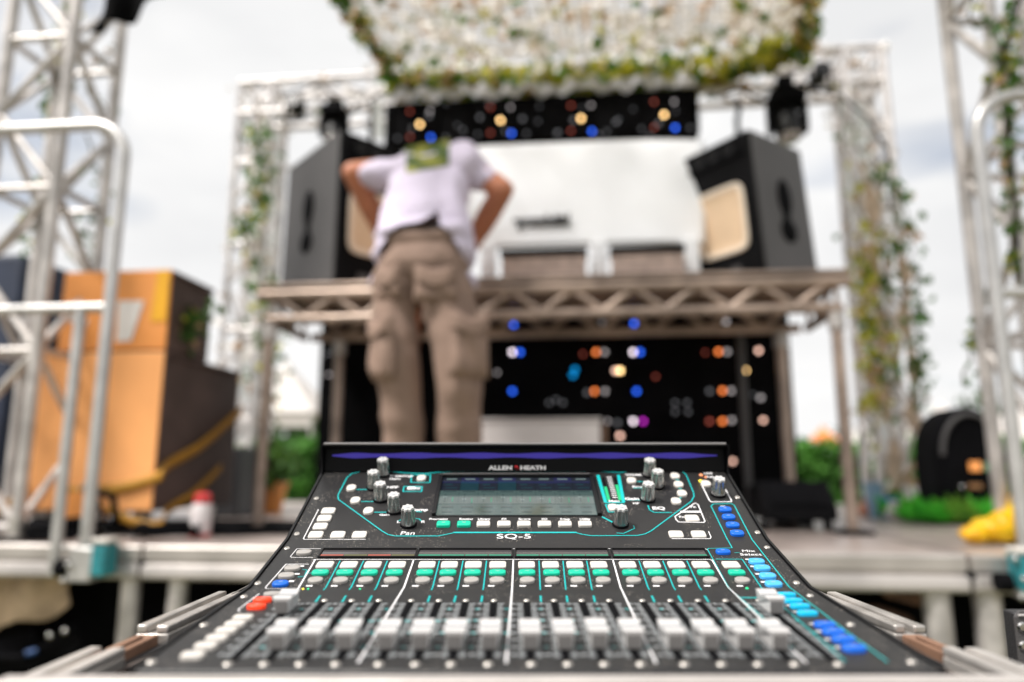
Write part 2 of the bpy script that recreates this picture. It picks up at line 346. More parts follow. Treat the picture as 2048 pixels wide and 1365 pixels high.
# torn white netting wound round the arch
def scraps(g, fn, n, smin, smax, mi_w):
    for _ in range(n):
        p = fn(); g.mi = random.choices(range(len(mi_w)), mi_w)[0]; g.leaf(p, random.uniform(smin, smax), wd=random.uniform(.3, .6))
    g.mi = 0; return g
g = G(); scraps(g, lambda: Vector((AL+random.uniform(-.17, .17), 2.14+random.uniform(-.17, .17), random.uniform(.0, 3.0))), 260, .03, .09, (7, .6, .3, 1))
part('net_wrap', g, [M['netwhite'], M['leaf'], M['leaf_y'], M['leaf_tan']], ar, False)['kind'] = 'stuff'
g = G(); scraps(g, lambda: Vector((AR+random.uniform(-.17, .17), 2.14+random.uniform(-.17, .17), random.uniform(.0, 3.0))), 200, .03, .08, (7, .6, .6, 1.5))
part('net_wrap', g, [M['netwhite'], M['leaf'], M['leaf_y'], M['leaf_tan']], ar, False)['kind'] = 'stuff'
g = G(); scraps(g, lambda: Vector((random.uniform(AL-.15, AR+.15), 2.14+random.uniform(-.17, .17), AW+random.uniform(-.17, .17))), 300, .03, .08, (8, .2, .1, 1))
part('net_wrap', g, [M['netwhite'], M['leaf'], M['leaf_y'], M['leaf_tan']], ar, False)['kind'] = 'stuff'
# pale drapes hanging inside each leg
def drape(u0, u1, w0, w1, v, flare, lab, m):
    g = G(); g.grid(lambda a, b: Vector((u0+(u1-u0)*a+flare*(1-b)**2, v+.03*math.sin(a*19)+.02*math.sin(b*7+a*5), w0+(w1-w0)*b)), 40, 24)
    o = single('drape', g, m, lab, 'drape', ((u0+u1)/2, v, w0), smooth=2, group=None); return o
M['drape'] = mat('white_voile', (.80, .82, .82), .9, var=.06, vscale=4, trans=.6, tcol=(.93, .95, .95))
drape(-2.20, -1.97, .45, 2.9, 2.33, -.10, 'white voile drape hanging down the left leg of the arch', M['drape'])
drape(2.0, 2.24, .30, 2.9, 2.34, .03, 'white voile drape hanging down the right leg of the arch', M['drape'])
M['hess2'] = mat('hessian_strip', (.66, .54, .43), .95, var=.3, vscale=14, bump=.4, bscale=60, trans=.3, tcol=(.8, .64, .48))
for (pa, pb, yt, yb, lab) in ((1722, 1752, 330, 960, 'ragged tan hessian strip hanging down the inner side of the right arch leg'), (1790, 1812, 480, 960, 'narrow tan hessian strip hanging down the outer side of the right arch leg')):
    q0, q1, q2 = sv(pa, yt, 1.93), sv(pb, yt, 1.93), sv((pa+pb)/2+40, yb, 1.93)
    g = G(); g.grid(lambda a, b: Vector((q0.x+(q1.x-q0.x)*a*.6+.02*math.sin(b*17)+(a-.5)*.04*math.sin(b*31), 1.93+.02*math.sin(a*9+b*3), q2.z+(q0.z-q2.z)*b)), 12, 60)
    single('hessian_strip', g, M['hess2'], lab, 'hessian strip', (q0.x, 1.93, q2.z), smooth=2)
# ================================================================== CAMOUFLAGE NET
NW = 2.86
c1, c2, c3, c4, c5 = sw(792, 178, NW), sw(1385, 183, NW), sw(1612, 92, NW), sw(1640, -20, NW), sw(664, -20, NW)
def netp(a, b):                               # a across from left, b from the far edge towards the camera
    far = c1.lerp(c2, a/.78) if a < .78 else c2.lerp(c3, (a-.78)/.22)
    f4, f5 = c4+(c4-c3)*2.2, c5+(c5-c1)*2.2
    f5 = Vector((c5.x+(c5.x-c1.x)*1.6, c1.y-2.9, NW)); f4 = Vector((c4.x+.15, c1.y-2.9, NW))
    k = (c1.y-c5.y)/2.9
    n5 = c1.lerp(c5, b/k) if b < k else c5.lerp(f5, (b-k)/(1-k))
    n4 = c3.lerp(c4, b/k) if b < k else c4.lerp(f4, (b-k)/(1-k))
    p = far.lerp(n5.lerp(n4, a), min(1, b/.12)) if b < .12 else n5.lerp(n4, a)
    if b < .12: p = Vector(far.lerp(n5.lerp(n4, a), b/.12))
    p.z += -.10*math.sin(math.pi*a)*math.sin(math.pi*min(1, b*1.4))+.03*noise.noise(Vector((a*9, b*9, 0)))
    return p
net = thing('camouflage_net', 'large leafy camouflage net stretched overhead with white scraps and a green fringe', 'camouflage net', (0, 1.0, NW))
M['cord'] = mat('net_cord', (.50, .45, .36), .9)
g = G()
for i in range(0, 39):
    pts = [netp(i/38, j/44) for j in range(45)]; g.path(pts, .0045, 4)
for j in range(0, 61):
    pts = [netp(i/30, j/60) for i in range(31)]; g.path(pts, .0045, 4)
part('mesh_cord', g, M['cord'], net)
g = G()
for _ in range(3300):
    a, b = random.random(), random.random()**.9; p = netp(a, b)+Vector((0, 0, random.uniform(-.03, .03)))
    nz = noise.noise(Vector((a*7, b*10, 3.3)))
    if b > .12 and noise.noise(Vector((a*19, b*30, 7.7))) < -.12 and random.random() < .85: continue
    g.mi = random.choices((0, 1, 2, 3), (7, 1.0+max(0, nz)*3+(1.5 if b < .18 else 0), .7+(1.2 if b < .18 else 0), 1.5))[0]
    g.leaf(p, random.uniform(.04, .10), d=(random.gauss(0, 1), random.gauss(0, 1), random.gauss(0, .35)), wd=random.uniform(.35, .6))
part('fabric_scraps', g, [M['netwhite'], M['leaf'], M['leaf_y'], M['leaf_tan']], net, False)
g = G()
for _ in range(2000):                          # green garland along the far edge
    a = random.random(); b = abs(random.gauss(0, .05)); p = netp(a, min(.10, b))+Vector((0, random.uniform(-.04, .04), random.uniform(-.05, .03)))
    g.mi = random.choices((0, 1, 2), (4, 7 if .3 < a < .95 else 3, 1.2))[0]; g.leaf(p, random.uniform(.05, .11))
for _ in range(900):
    b = random.random(); sd2 = random.random() < .65; a = random.uniform(0, .035) if sd2 else random.uniform(.97, 1)
    p = netp(a, b)+Vector((0, 0, random.uniform(-.04, .03))); g.mi = random.choices((0, 1, 2), (6, 1.5, 2.5))[0]; g.leaf(p, random.uniform(.04, .09))
part('leaf_garland', g, [M['leaf'], M['leaf_y'], M['leaf_tan']], net, False)
g = G()
for p, q in ((netp(0, 0), (AL+.9, 2.0, 2.9)), (netp(1, 0), (AR-.2, 2.0, 2.98)), (netp(.5, 0), (.1, 2.0, 2.9)), (netp(.0, .62), (-2.0, .3, 3.3)), (netp(1, .62), (1.9, .3, 3.3)), (netp(0, 1), (-2.0, .2, 3.4)), (netp(1, 1), (1.9, .2, 3.4))):
    g.tube(p, q, .005, 6)
part('guy_rope', g, M['cord'], net)
# cables taped down the tower chords and draped over the arch beam
for lst, vv, lab in (([(150, -20), (128, 120), (108, 260), (90, 420), (70, 560), (110, 690), (165, 830), (150, 960)], .50, 'black cable running down the rear left chord of the left tower'),
                     ([(2040, -10), (2008, 90), (1998, 150), (2012, 240), (2030, 420), (2036, 560)], .12, 'black cable twisting down the right tower'),
                     ([(560, 190), (640, 168), (700, 215), (760, 190)], 1.95, 'black cable looped along the left part of the arch beam'),
                     ([(1410, 195), (1480, 178), (1540, 205), (1600, 165), (1680, 190), (1735, 235), (1775, 300), (1782, 420)], 1.95, 'black cable looped along the right part of the arch beam')):
    P0 = [sv(x, y, vv) for x, y in lst]; pts = []
    for i in range(len(P0)-1):
        for k in range(6): pts.append(P0[i].lerp(P0[i+1], k/6)+Vector((0, 0, -.012*math.sin(k/6*math.pi))))
    pts.append(P0[-1]); g = G(); g.path(pts, .009, 8); single('rigging_cable', g, M['matt'], lab, 'cable', P0[0], group='black rigging cables')
# black cloth tied at the top of the left tower
q = [sv(178, 62, .1), sv(258, 40, .1), sv(330, -12, .1), sv(230, -60, .1)]
g = G(); g.grid(lambda a, b: (q[0].lerp(q[1], a)).lerp(q[3].lerp(q[2], a), b)+Vector((0, .03*math.sin(a*8+b*5), 0)), 12, 12)
o = single('black_cloth', g, M['cloth_black'], 'black cloth corner tied to the top of the left truss tower', 'cloth', q[0], smooth=2)
o.modifiers.new('s', 'SOLIDIFY').thickness = .006
# ================================================================== IVY
def vine(pts, label, n, spread, size, mi=(6, 1, 1), grp='ivy vines wound on the metalwork'):
    pts = [Vector(p) for p in pts]; t = thing('ivy_vine', label, 'ivy vine', pts[-1], group=grp)
    ds = [0]
    for i in range(1, len(pts)): ds.append(ds[-1]+(pts[i]-pts[i-1]).length)
    def at(s):
        s *= ds[-1]
        for i in range(1, len(pts)):
            if s <= ds[i]: return pts[i-1].lerp(pts[i], (s-ds[i-1])/max(1e-6, ds[i]-ds[i-1]))
        return pts[-1]
    m = max(8, int(ds[-1]/.05)); g = G()
    g.path([at(i/m)+Vector((random.gauss(0, .012), random.gauss(0, .012), 0)) for i in range(m+1)], .005, 5); part('stem', g, M['stem'], t)
    g = G()
    for _ in range(n):
        s = random.random(); c = noise.noise(Vector((s*ds[-1]*3.1, pts[0].x*7, pts[0].z)))
        if c < -.05 and random.random() < .75: continue
        g.mi = random.choices((0, 1, 2), mi)[0]; g.leaf(at(s)+Vector((random.gauss(0, spread), random.gauss(0, spread), random.gauss(0, spread))), random.uniform(.6, 1.3)*size)
    part('leaves', g, [M['leaf'], M['leaf_y'], M['leaf_tan']], t, False); return t
def pv(lst, v): return [sv(x, y, v) for x, y in lst]
vine(pv([(150, -20), (128, 60), (128, 110), (112, 220), (90, 350), (85, 430), (70, 520)], .47), 'leafy ivy wound down the rear left chord of the left tower', 260, .022, .05)
vine(pv([(180, 270), (185, 330), (205, 350), (215, 400), (160, 470), (165, 520)], .47), 'thin ivy with scattered leaves between the rail corner and the left tower', 110, .04, .035)
vine(pv([(235, 90), (200, 120), (165, 180), (222, 216), (200, 240)], .47), 'sparse ivy sprig high on the left tower beside the open sky', 50, .02, .035)
vine(pv([(340, 625), (345, 680), (400, 630), (425, 640)], .52), 'ivy trailing over the dark side of the upper case', 260, .03, .05)
vine(pv([(515, 260), (522, 330), (520, 400), (500, 440), (490, 460)], 1.9), 'dark green ivy clump on the left arch leg', 240, .04, .07)
vine(pv([(500, 480), (540, 620), (545, 760), (548, 900), (540, 985)], 1.85), 'long ivy hanging from the left arch leg beside the table legs', 200, .05, .06)
vine(pv([(1700, 240), (1718, 300), (1745, 330), (1790, 370), (1815, 430), (1830, 540), (1838, 680), (1850, 820)], 1.9), 'dark twisting vine hanging down the outer side of the right arch leg', 200, .03, .06, (9, 0, 1))
vine(pv([(1712, 380), (1728, 520), (1735, 640), (1745, 760), (1752, 900)], 1.85), 'yellow green ivy growing down the inner side of the right arch leg', 260, .03, .06, (2, 6, 2))
vine(pv([(1765, 460), (1775, 540), (1770, 620), (1780, 700), (1790, 820)], 1.88), 'dense dark ivy clump in the middle of the right arch leg', 130, .035, .06, (6, 2, 2))
vine(pv([(1945, -20), (1952, 60), (2000, 40), (2010, 130), (2020, 200)], .1), 'bushy ivy at the top of the right tower', 130, .028, .045, (6, 2, 1))
vine(pv([(2015, 210), (2015, 300), (2030, 420), (2025, 500), (2040, 570)], .1), 'thin ivy winding down the right tower above its mid rail', 80, .02, .04)
vine(pv([(1985, 560), (1968, 625), (1945, 690), (1932, 735), (1920, 770)], .5), 'loose ivy strand dangling in the sky left of the right guard rail', 60, .02, .04)
# ================================================================== TABLE
TV0, TV1 = .78, 1.28
tb = thing('truss_table', 'long table built of dull aluminium truss beams standing on the stage under the loudspeakers', 'table', (.05, (TV0+TV1)/2, 0))
TU0, TU1, TT = -1.35, 1.47, 1.155
def beam(v, w0, w1, u0, u1, n, rt=.028):
    g = G(); g.tube((u0, v, w1), (u1, v, w1), rt, 18); part('top_chord', g, M['alu_warm'], tb)
    g = G(); g.tube((u0+.05, v, w0), (u1-.05, v, w0), rt*.9, 18); part('bottom_chord', g, M['alu_warm'], tb)
    g = G(); st_ = (u1-u0-.2)/n
    for i in range(n):
        a = u0+.1+i*st_
        g.tube((a, v, w1-.01), (a+st_/2, v, w0+.01), .017, 10); g.tube((a+st_/2, v, w0+.01), (a+st_, v, w1-.01), .017, 10)
    part('lattice', g, M['alu_warm'], tb)
beam(TV0, 1.0, TT-.03, TU0, TU1, 9); beam(TV1, 1.0, TT-.03, TU0+.04, TU1-.04, 9)
g = G(); g.bb((TU0-.0, TV0-.03, TT+.002), (TU1, TV1+.33, TT+.022)); part('table_top', g, M['alu_warm'], tb, bevel=.006)
for u in (TU0+.05, TU1-.05):
    g = G()
    for v in (TV0+.03, TV0+.17, TV0+.33, TV1-.03): g.tube((u, v, 1.0), (u, v, TT-.03), .012, 8)
    g.tube((u, TV0, TT-.03), (u, TV1, TT-.03), .024, 14); g.tube((u, TV0, 1.0), (u, TV1, 1.0), .022, 14)
    g.tube((u, TV0+.1, TT-.03), (u, TV0+.3, 1.0), .012, 8); part('end_frame', g, M['alu_warm'], tb)
for u, v in ((-1.285, TV0), (1.40, TV0), (-1.1, TV1), (1.28, TV1)):
    g = G(); g.tube((u, v, .0), (u, v, 1.0), .027, 18); lg = part('leg', g, M['alu_warm'], tb)
    g = G(); g.box((u, v, .008), (.14, .14, .016)); part('base_plate', g, M['matt'], lg, bevel=.003)
    g = G(); g.tube((u, v, .90), (u, v, .975), .037, 18); part('coupler', g, M['alu'], lg)
# ================================================================== LOUDSPEAKERS
M['spk'] = mat('speaker_grey_side', (.08, .076, .077), .55, var=.12, vscale=3, bump=.15, bscale=300)
M['spkf'] = mat('speaker_black_front', (.005, .005, .006), .8, var=.2, spec=.1)
M['horn'] = mat('tan_wooden_horn', (.95, .82, .68), .5, var=.04, vscale=6)
M['horn2'] = mat('tan_horn_throat', (.82, .60, .40), .5, var=.04)
def speaker(corner, wtop, dirb, W, D, label, mir):
    # corner = bottom of the nearest vertical edge; dirb = along the baffle; the side runs at a right angle away from us
    c = Vector(corner); b = Vector(dirb).normalized(); n = Vector((-b.y, b.x, 0))*(1 if mir else -1)   # n = from baffle into the cabinet
    H = wtop-c.z
    t = thing('loudspeaker', label, 'loudspeaker', c+b*W/2+n*D/2, group='loudspeakers with tan horns on the truss table')
    lean = .0 if mir else -.055
    mm = Matrix(((b.x, n.x, 0, c.x), (b.y, n.y, 0, c.y), (0, 0, 1, c.z), (0, 0, 0, 1)))
    mm[0][2] = lean; mm[0][3] = c.x
    def P(g): g.b.transform(mm); bmesh.ops.recalc_face_normals(g.b, faces=g.b.faces[:]); return g
    # side profile (depth, height): top falls a little towards the back
    g = G(); g.prism([(.02, 0), (D, 0), (D*.96, H*(.93 if mir else .975)), (.02, H)], 0, 0, W); part('cabinet', P(g), M['spk'], t, bevel=.008)
    g = G(); g.bb((.006, .0, .004), (W-.006, .03, H-.004)); part('baffle', P(g), M['spkf'], t, bevel=.004)
    # horn: rounded square flare, 4 rings stepping inwards
    hs, hz = W*.355, H*.43; rings = []
    gg = G(); prof = [(1.0, -.008), (.93, -.011), (.86, -.003), (.62, .0), (.42, -.001)]
    def sq(r, y):
        pts = []
        for k in range(32):
            a = 2*math.pi*k/32; cx, cz = math.cos(a), math.sin(a); e = .32
            pts.append(gg.b.verts.new((W/2+r*hs*math.copysign(abs(cx)**e, cx), y, hz+r*hs*1.12*math.copysign(abs(cz)**e, cz))))
        return pts
    R_ = [sq(r, y) for r, y in [(1.0, .004)]+prof]
    for i in range(len(R_)-1):
        for k in range(32):
            f = gg.b.faces.new((R_[i][k], R_[i][(k+1) % 32], R_[i+1][(k+1) % 32], R_[i+1][k])); f.material_index = 1 if i >= 3 else 0
    f = gg.b.faces.new(R_[-1]); f.material_index = 1
    part('horn', P(gg), [M['horn'], M['horn2']], t)
    g = G(); g.bb((.03, -.012, H*.84), (W-.03, .0, H*.87)); part('trim_strip', P(g), M['matt'], t)
    for k in range(3):
        g = G(); g.lathe([(.034, 0), (.034, .012), (.024, .012), (.02, .004)], (0, 0, 0), 20); g.b.transform(Matrix.Translation((W*(.28+.22*k), .0, H*.91)) @ Matrix.Rotation(R(90), 4, 'X')); part('tweeter', P(g), M['black'], t)
    for k in (0, 1):
        g = G(); g.bb((W*.3+W*.3*k, -.004, H*.05), (W*.3+W*.3*k+.06, .0, H*.10)); part('badge', P(g), M['spk'], t)
    # recessed handles on both sides: long slot above, round below
    for x0 in (-.002, W+.002):
        g = G(); e = .004
        e = .010; g.sph((x0, D*.52, H*.57), (e, .052, .10), 3); g.sph((x0, D*.53, H*.34), (e, .060, .062), 3); g.sph((x0, D*.52, H*.45), (e*.8, .026, .08), 3); part('handle_recess', P(g), M['matt'], t)
    return t
tz = TT+.0235
speaker(sv(670, 545, .80).xy.to_3d()+Vector((0, 0, tz)), sv(679, 257, .80).z, (.62, .78, 0), .44, .56, 'grey sided loudspeaker with tan horn on the left end of the table beside the person', True)
speaker(sv(1530, 540, .82).xy.to_3d()+Vector((0, 0, tz)), sv(1500, 256, .82).z, (-.62, .78, 0), .44, .42, 'grey sided loudspeaker with tan horn on the right end of the table', False)
# ================================================================== WHITE PANEL
M['gloss'] = mat('gloss_white_panel', (.92, .935, .97), .35, coat=.5)
pl = thing('sign_board', 'glossy white panel with dark lettering standing behind the person on the table', 'sign board', (.05, 1.02, tz))
a0, a1, a2, a3 = sv(786, 297, 1.02), sv(1402, 272, 1.02), sv(1404, 490, 1.02), sv(880, 492, 1.02)
yb = a2.z+.01
def pan(a, b):
    wt = a0.z+(a1.z-a0.z)*a; u = a0.x+(a1.x-a0.x)*a
    return Vector((u*(1+.06*b), .98+.05*(2*a-1)**4+.20*b-.02*math.sin(b*3.14), (yb+(wt-yb)*b)*(1+.035*b)))
g = G(); g.grid(pan, 50, 24); o = part('sheet', g, M['gloss'], pl, 2); o.modifiers.new('s', 'SOLIDIFY').thickness = .02
for px in (880, 978, 1197, 1382):
    p = sv(px, 500, 1.0); g = G(); g.bb((p.x-.040, .975, tz), (p.x+.040, 1.01, yb+.02)); part('foot', g, M['gloss'], pl, bevel=.012)
tw = text_mesh('apronchdtid', .080, M['matt'], bold=.06, sx=.74)
p = sv(1083, 442, .99); put('lettering', tw, pl, Matrix.Translation(Vector((p.x, .988, p.z))-ORG[pl.name]) @ Matrix.Rotation(R(90), 4, 'X'))
M['crate'] = mat('pale_wood_slats', (.50, .38, .33), .6, var=.2, vscale=18)
for x0, x1, lab in ((1003, 1172, 'slatted pale wood crate with black lid seen below the lettering of the white panel'), (1222, 1368, 'slatted pale wood crate with black lid between the white panel feet beside the right loudspeaker')):
    p, q = sv(x0, 500, .85), sv(x1, 500, .85); t = thing('slatted_crate', lab, 'crate', ((p.x+q.x)/2, .9, tz), group='slatted crates under the white panel')
    hz = sv(1100, 500, .85).z-tz-.03
    for k in range(3):
        g = G(); g.bb((p.x, .85, tz+.004+k*hz/3), (q.x, .86, tz-.002+(k+1)*hz/3)); part('slat', g, M['crate'], t, bevel=.002)
    g = G(); g.bb((p.x+.004, .864, tz), (q.x-.004, .96, tz+hz)); part('crate_box', g, M['crate'], t)
    g = G(); g.bb((p.x-.006, .84, tz+hz+.002), (q.x+.006, .965, tz+hz+.036)); part('lid', g, M['matt'], t, bevel=.003)
g = G(); g.bb((-.30, .78, tz-.0005), (.86, .836, tz+.010)); single('rubber_mat', g, M['matt'], 'thin black rubber mat lying along the table top below the white panel', 'mat', (.3, .8, tz), bevel=.002)
# ================================================================== LIGHT WALLS
E_ = {'y': emis('lamp_warm', (1, .62, .25), 5.5), 'b': emis('lamp_blue', (.02, .12, .9), 3.2), 'g': emis('lamp_dim', (.55, .5, .5), 1.3), 'r': emis('lamp_red', (.6, .12, .08), .9), 'o': emis('lamp_orange', (.9, .22, .05), 3),
      'w': emis('lamp_white', (.85, .72, .8), 4), 't': emis('lamp_tan', (.75, .45, .35), 3.5), 'c': emis('lamp_teal', (.0, .22, .55), 2), 'm': emis('lamp_magenta', (.5, .02, .5), 2.5), 'd': emis('lamp_faint', (.3, .3, .32), .6)}
def lamps(parent, lst, v, r=.011):
    for x, y, c, *k in lst:
        p = sv(x, y, v); rr = r*(k[0] if k else 1); g = G(); g.lathe([(rr, 0), (rr, .01), (rr*.8, .016), (rr*.3, .019)], (0, 0, 0), 16); g.b.transform(Matrix.Translation(p) @ Matrix.Rotation(R(90), 4, 'X')); part('lamp', g, E_[c], parent)
lb = thing('light_bar', 'wide black light bar with small coloured lamps hanging below the arch', 'light bar', (0, 1.75, 2.36))
b0, b1 = sv(778, 292, 1.75), sv(1398, 196, 1.75)
g = G(); g.bb((-1.03, 1.76, b0.z), (1.0, 1.90, 2.66)); part('housing', g, M['cloth_black'], lb, bevel=.01)
L0 = [(790+31*k+(k*37)%17, 205+(k*53)%78, 'd', .5+.25*(k%3)) for k in range(19)]
for k in range(7):
    g = G(); g.bb((-1.0+k*.32, 1.735, 2.40), (-.99+k*.32, 1.758, 2.64)); part('rib', g, M['matt'], lb)
L1 = []
for x, y in ((840, 250), (1001, 242), (1162, 238), (1328, 231)):
    L1 += [(x, y, 'y'), (x+22, y+26, 'b'), (x-20, y-26, 'r', .8), (x+20, y-26, 'g', .8), (x-20, y+25, 'r', .8), (x+52, y+26, 'd', .7), (x-45, y+28, 'd', .7), (x+75, y+2, 'd', .6)]
lamps(lb, L1+L0, 1.755)
for u in (-.9, 0, .9):
    g = G(); g.tube((u, 1.83, 2.66), (u, 1.98, 2.80), .012, 8); part('hanging_bracket', g, M['matt'], lb)
# crumpled clear wrapping along the top of the bar
M['wrap'] = mat('white_plastic_wrap', (.75, .74, .78), .25, var=.1, trans=.4)
g = G(); g.grid(lambda a, b: Vector((-1.02+2.0*a, 1.72+.03*math.sin(a*90)+.02*math.sin(a*37), 2.65+.075*b+.016*math.sin(a*70+b*4)+.01*math.sin(a*31))), 140, 5)
single('plastic_wrap', g, M['wrap'], 'crumpled white plastic wrap along the top of the black light bar', 'wrap', (0, 1.72, 2.66), smooth=2)
lw = thing('light_wall', 'black wall panel with scattered coloured lamps standing under the table', 'light wall', (.05, 1.52, 0))
l0, l1 = sv(642, 640, 1.5), sv(1578, 640, 1.5)
for k in range(3):
    a, b = l0.x+(l1.x-l0.x)*k/3, l0.x+(l1.x-l0.x)*(k+1)/3
    g = G(); g.bb((a+.0004, 1.51, .06), (b-.0004, 1.58, 1.13)); part('panel', g, M['cloth_black'], lw, bevel=.005)
for u in (l0.x+.1, 0, l1.x-.1):
    g = G(); g.bb((u-.04, 1.45, .0), (u+.04, 1.66, .058)); part('foot', g, M['matt'], lw, bevel=.006)
L2 = [(1027, 650, 'b'), (1268, 648, 'b'), (1205, 646, 'd'), (1433, 646, 'o', .9), (1452, 644, 'g'), (1025, 705, 'w'), (1040, 705, 'b'), (1192, 705, 'o'), (1209, 705, 'g'), (1166, 709, 'r', .7), (1266, 705, 'w'), (1280, 705, 'b'),
      (1437, 704, 'o'), (1454, 704, 'g'), (1410, 706, 'r', .6), (1517, 702, 't'), (1150, 740, 'c', 1.1), (1146, 751, 'c', 1.1), (1231, 742, 't', 1.1), (1240, 742, 'y', 1.1), (1311, 754, 'r', .7), (1481, 742, 't', 1.1), (1490, 742, 'y', 1.0),
      (1025, 783, 'b'), (1189, 783, 'o'), (1210, 783, 'g'), (1174, 786, 'd'), (1273, 783, 'b'), (1419, 783, 'd'), (1445, 782, 'o'), (1462, 782, 'g'), (1521, 796, 'g'), (1098, 806, 'd', .8), (1126, 806, 'd', .8), (1112, 800, 'd', .8),
      (1350, 806, 'd', .8), (1374, 806, 'd', .8), (1350, 824, 'd', .8), (1376, 824, 'd', .8), (1266, 843, 'w'), (1286, 843, 'm'), (1419, 843, 'r'), (1445, 843, 'o'), (1463, 841, 'g'), (1526, 841, 't', .9), (1215, 843, 'g', .8), (1235, 846, 'd'),
      (1490, 880, 'w', 1.15), (1465, 923, 't', .9), (994, 746, 'g', .7), (658, 750, 'g', .7), (655, 708, 'd', .8), (668, 805, 'd', .7), (1240, 872, 't', 1.1), (1505, 790, 'd', .6)]
lamps(lw, L2, 1.505)
g = G(); g.tube((1.10, 1.40, .06), (1.10, 1.40, 1.06), .02, 12); single('dark_pole', g, M['spk'], 'dark slim pole standing in front of the light wall near the right table leg', 'pole', (1.1, 1.4, 0))
# ================================================================== HANGING HEADS
def head(px, py, v, label, s=1.0, grp='moving lights hanging from the arch'):
    c = sv(px, py, v); t = thing('moving_light', label, 'stage light', c+Vector((0, 0, .3)), group=grp)
    g = G(); g.bb((c.x-.11*s, v-.09, c.z+.13*s), (c.x+.11*s, v+.09, c.z+.22*s)); part('base', g, M['matt'], t, bevel=.012)
    g = G(); g.tube((c.x, v, c.z+.22*s), (c.x, v, 2.80), .015, 10); g.bb((c.x-.05, v-.03, 2.72), (c.x+.05, v+.03, 2.80)); part('hanging_clamp', g, M['matt'], t)
    for q in (-1, 1):
        g = G(); g.bb((c.x+q*.105*s-.02, v-.04, c.z-.06*s), (c.x+q*.105*s+.02, v+.04, c.z+.135*s)); part('yoke_arm', g, M['matt'], t, bevel=.008)
    g = G(); m = Matrix.Rotation(R(160), 4, 'X'); g.lathe([(.03, -.12*s), (.07*s, -.11*s), (.082*s, -.03*s), (.085*s, .09*s), (.07*s, .11*s)], c, 24, m); hd = part('lamp_head', g, M['black'], t)
    g = G(); g.lathe([(.066*s, .111*s), (.066*s, .118*s), (.05*s, .128*s), (.02*s, .133*s)], c, 24, m); part('lens', g, M['chrome'], hd)
    return t
head(1575, 250, 1.95, 'black moving light with a pale lens hanging above the right loudspeaker')
head(668, 262, 1.95, 'black moving light hanging above the left loudspeaker', .75)
for px, py, lab in ((1640, 150, 'small dark spotlight on the right corner of the arch truss'), (590, 212, 'small dark spotlight on the left corner of the arch truss')):
    c = sv(px, py, 1.93); t = thing('spotlight', lab, 'spotlight', c, group='small spotlights on the arch truss')
    g = G(); g.lathe([(.03, -.07), (.045, -.06), (.05, .05), (.058, .06)], c, 18, Matrix.Rotation(R(70), 4, 'X')); part('can', g, M['black'], t)
    g = G(); g.bb((c.x-.07, 1.915, c.z-.10), (c.x-.058, 1.945, c.z+.03)); g.bb((c.x+.058, 1.915, c.z-.10), (c.x+.07, 1.945, c.z+.03)); g.bb((c.x-.07, 1.915, c.z-.112), (c.x+.07, 1.945, c.z-.10)); part('bracket', g, M['matt'], t)
for px, a, b, lab in ((1474, 196, 268, 'black cable hanging between the light bar and the right loudspeaker'), (742, 196, 285, 'black cable hanging over the left loudspeaker')):
    p, q = sv(px, a, 1.9), sv(px+3, b, 1.9); g = G(); g.path([p, p.lerp(q, .3)+Vector((.012, 0, 0)), p.lerp(q, .6)-Vector((.006, 0, 0)), q-Vector((0, 0, .2))], .017, 10)
    single('hanging_cable', g, M['matt'], lab, 'cable', p, group='cables hanging from the arch')
p = sv(756, 250, 1.88); g = G(); g.grid(lambda a, b: Vector((p.x-.035+.07*a+.01*math.sin(b*6), 1.88+.01*math.sin(a*9), p.z-.1+.26*b)), 8, 14)
single('ribbon', g, M['drape'], 'short white cloth ribbon hanging beside the black light bar', 'ribbon', p, smooth=2)
# ================================================================== PERSON
M['skin'] = mat('skin', (.50, .19, .10), .5, var=.08, vscale=20)
M['shirt'] = mat('pale_lilac_tshirt', (.62, .56, .69), .9, var=.04, vscale=6, bump=.25, bscale=14)
M['khaki'] = mat('khaki_cotton', (.27, .185, .145), .92, var=.10, vscale=9, bump=.5, bscale=16)
M['hair'] = mat('dark_hair', (.03, .02, .015), .7, var=.3, vscale=60)
M['belt'] = mat('black_waistband', (.012, .012, .016), .8)
M['shoe'] = mat('dark_shoe', (.04, .04, .045), .6)
def chain(g, pts, st=.35):
    """pts = (x, y, z, rx, ry, rz): ellipsoids laid densely along a limb"""
    for (a, b) in zip(pts[:-1], pts[1:]):
        a, b = [float(x) for x in a], [float(x) for x in b]; d = math.dist(a[:3], b[:3]); n = max(2, int(d/(min(a[3:]+b[3:])*st))+1)
        for i in range(n+1):
            t = i/n; p = [x+(y-x)*t for x, y in zip(a, b)]; g.sph(p[:3], p[3:], 2)
def s3(px, py, v): return sv(px, py, v)
pe = thing('person', 'person in a pale lilac T-shirt and khaki cargo trousers bending over the table', 'person', (-.38, .12, 0))
shL, shR = s3(768, 345, .46), s3(942, 338, .46); elL, elR = s3(706, 346, .42), s3(1006, 380, .42)
wrL, wrR = s3(800, 470, .74), s3(900, 470, .74)
nk = s3(870, 345, .60); hdc = s3(858, 395, .74); pel = Vector((-.345, .16, 1.02)); chs = s3(856, 350, .42)
g = G()
chain(g, [(*pel, .15, .10, .10), (*pel.lerp(chs, .5), .13, .08, .09), (*chs, .13, .075, .08), (*nk, .06, .06, .06), (*nk.lerp(hdc, .5), .055, .055, .055)])
g.sph(hdc, (.078, .10, .115), 3, Matrix.Rotation(R(-50), 4, 'X')); f_ = hdc+Vector((0, .085, -.055))
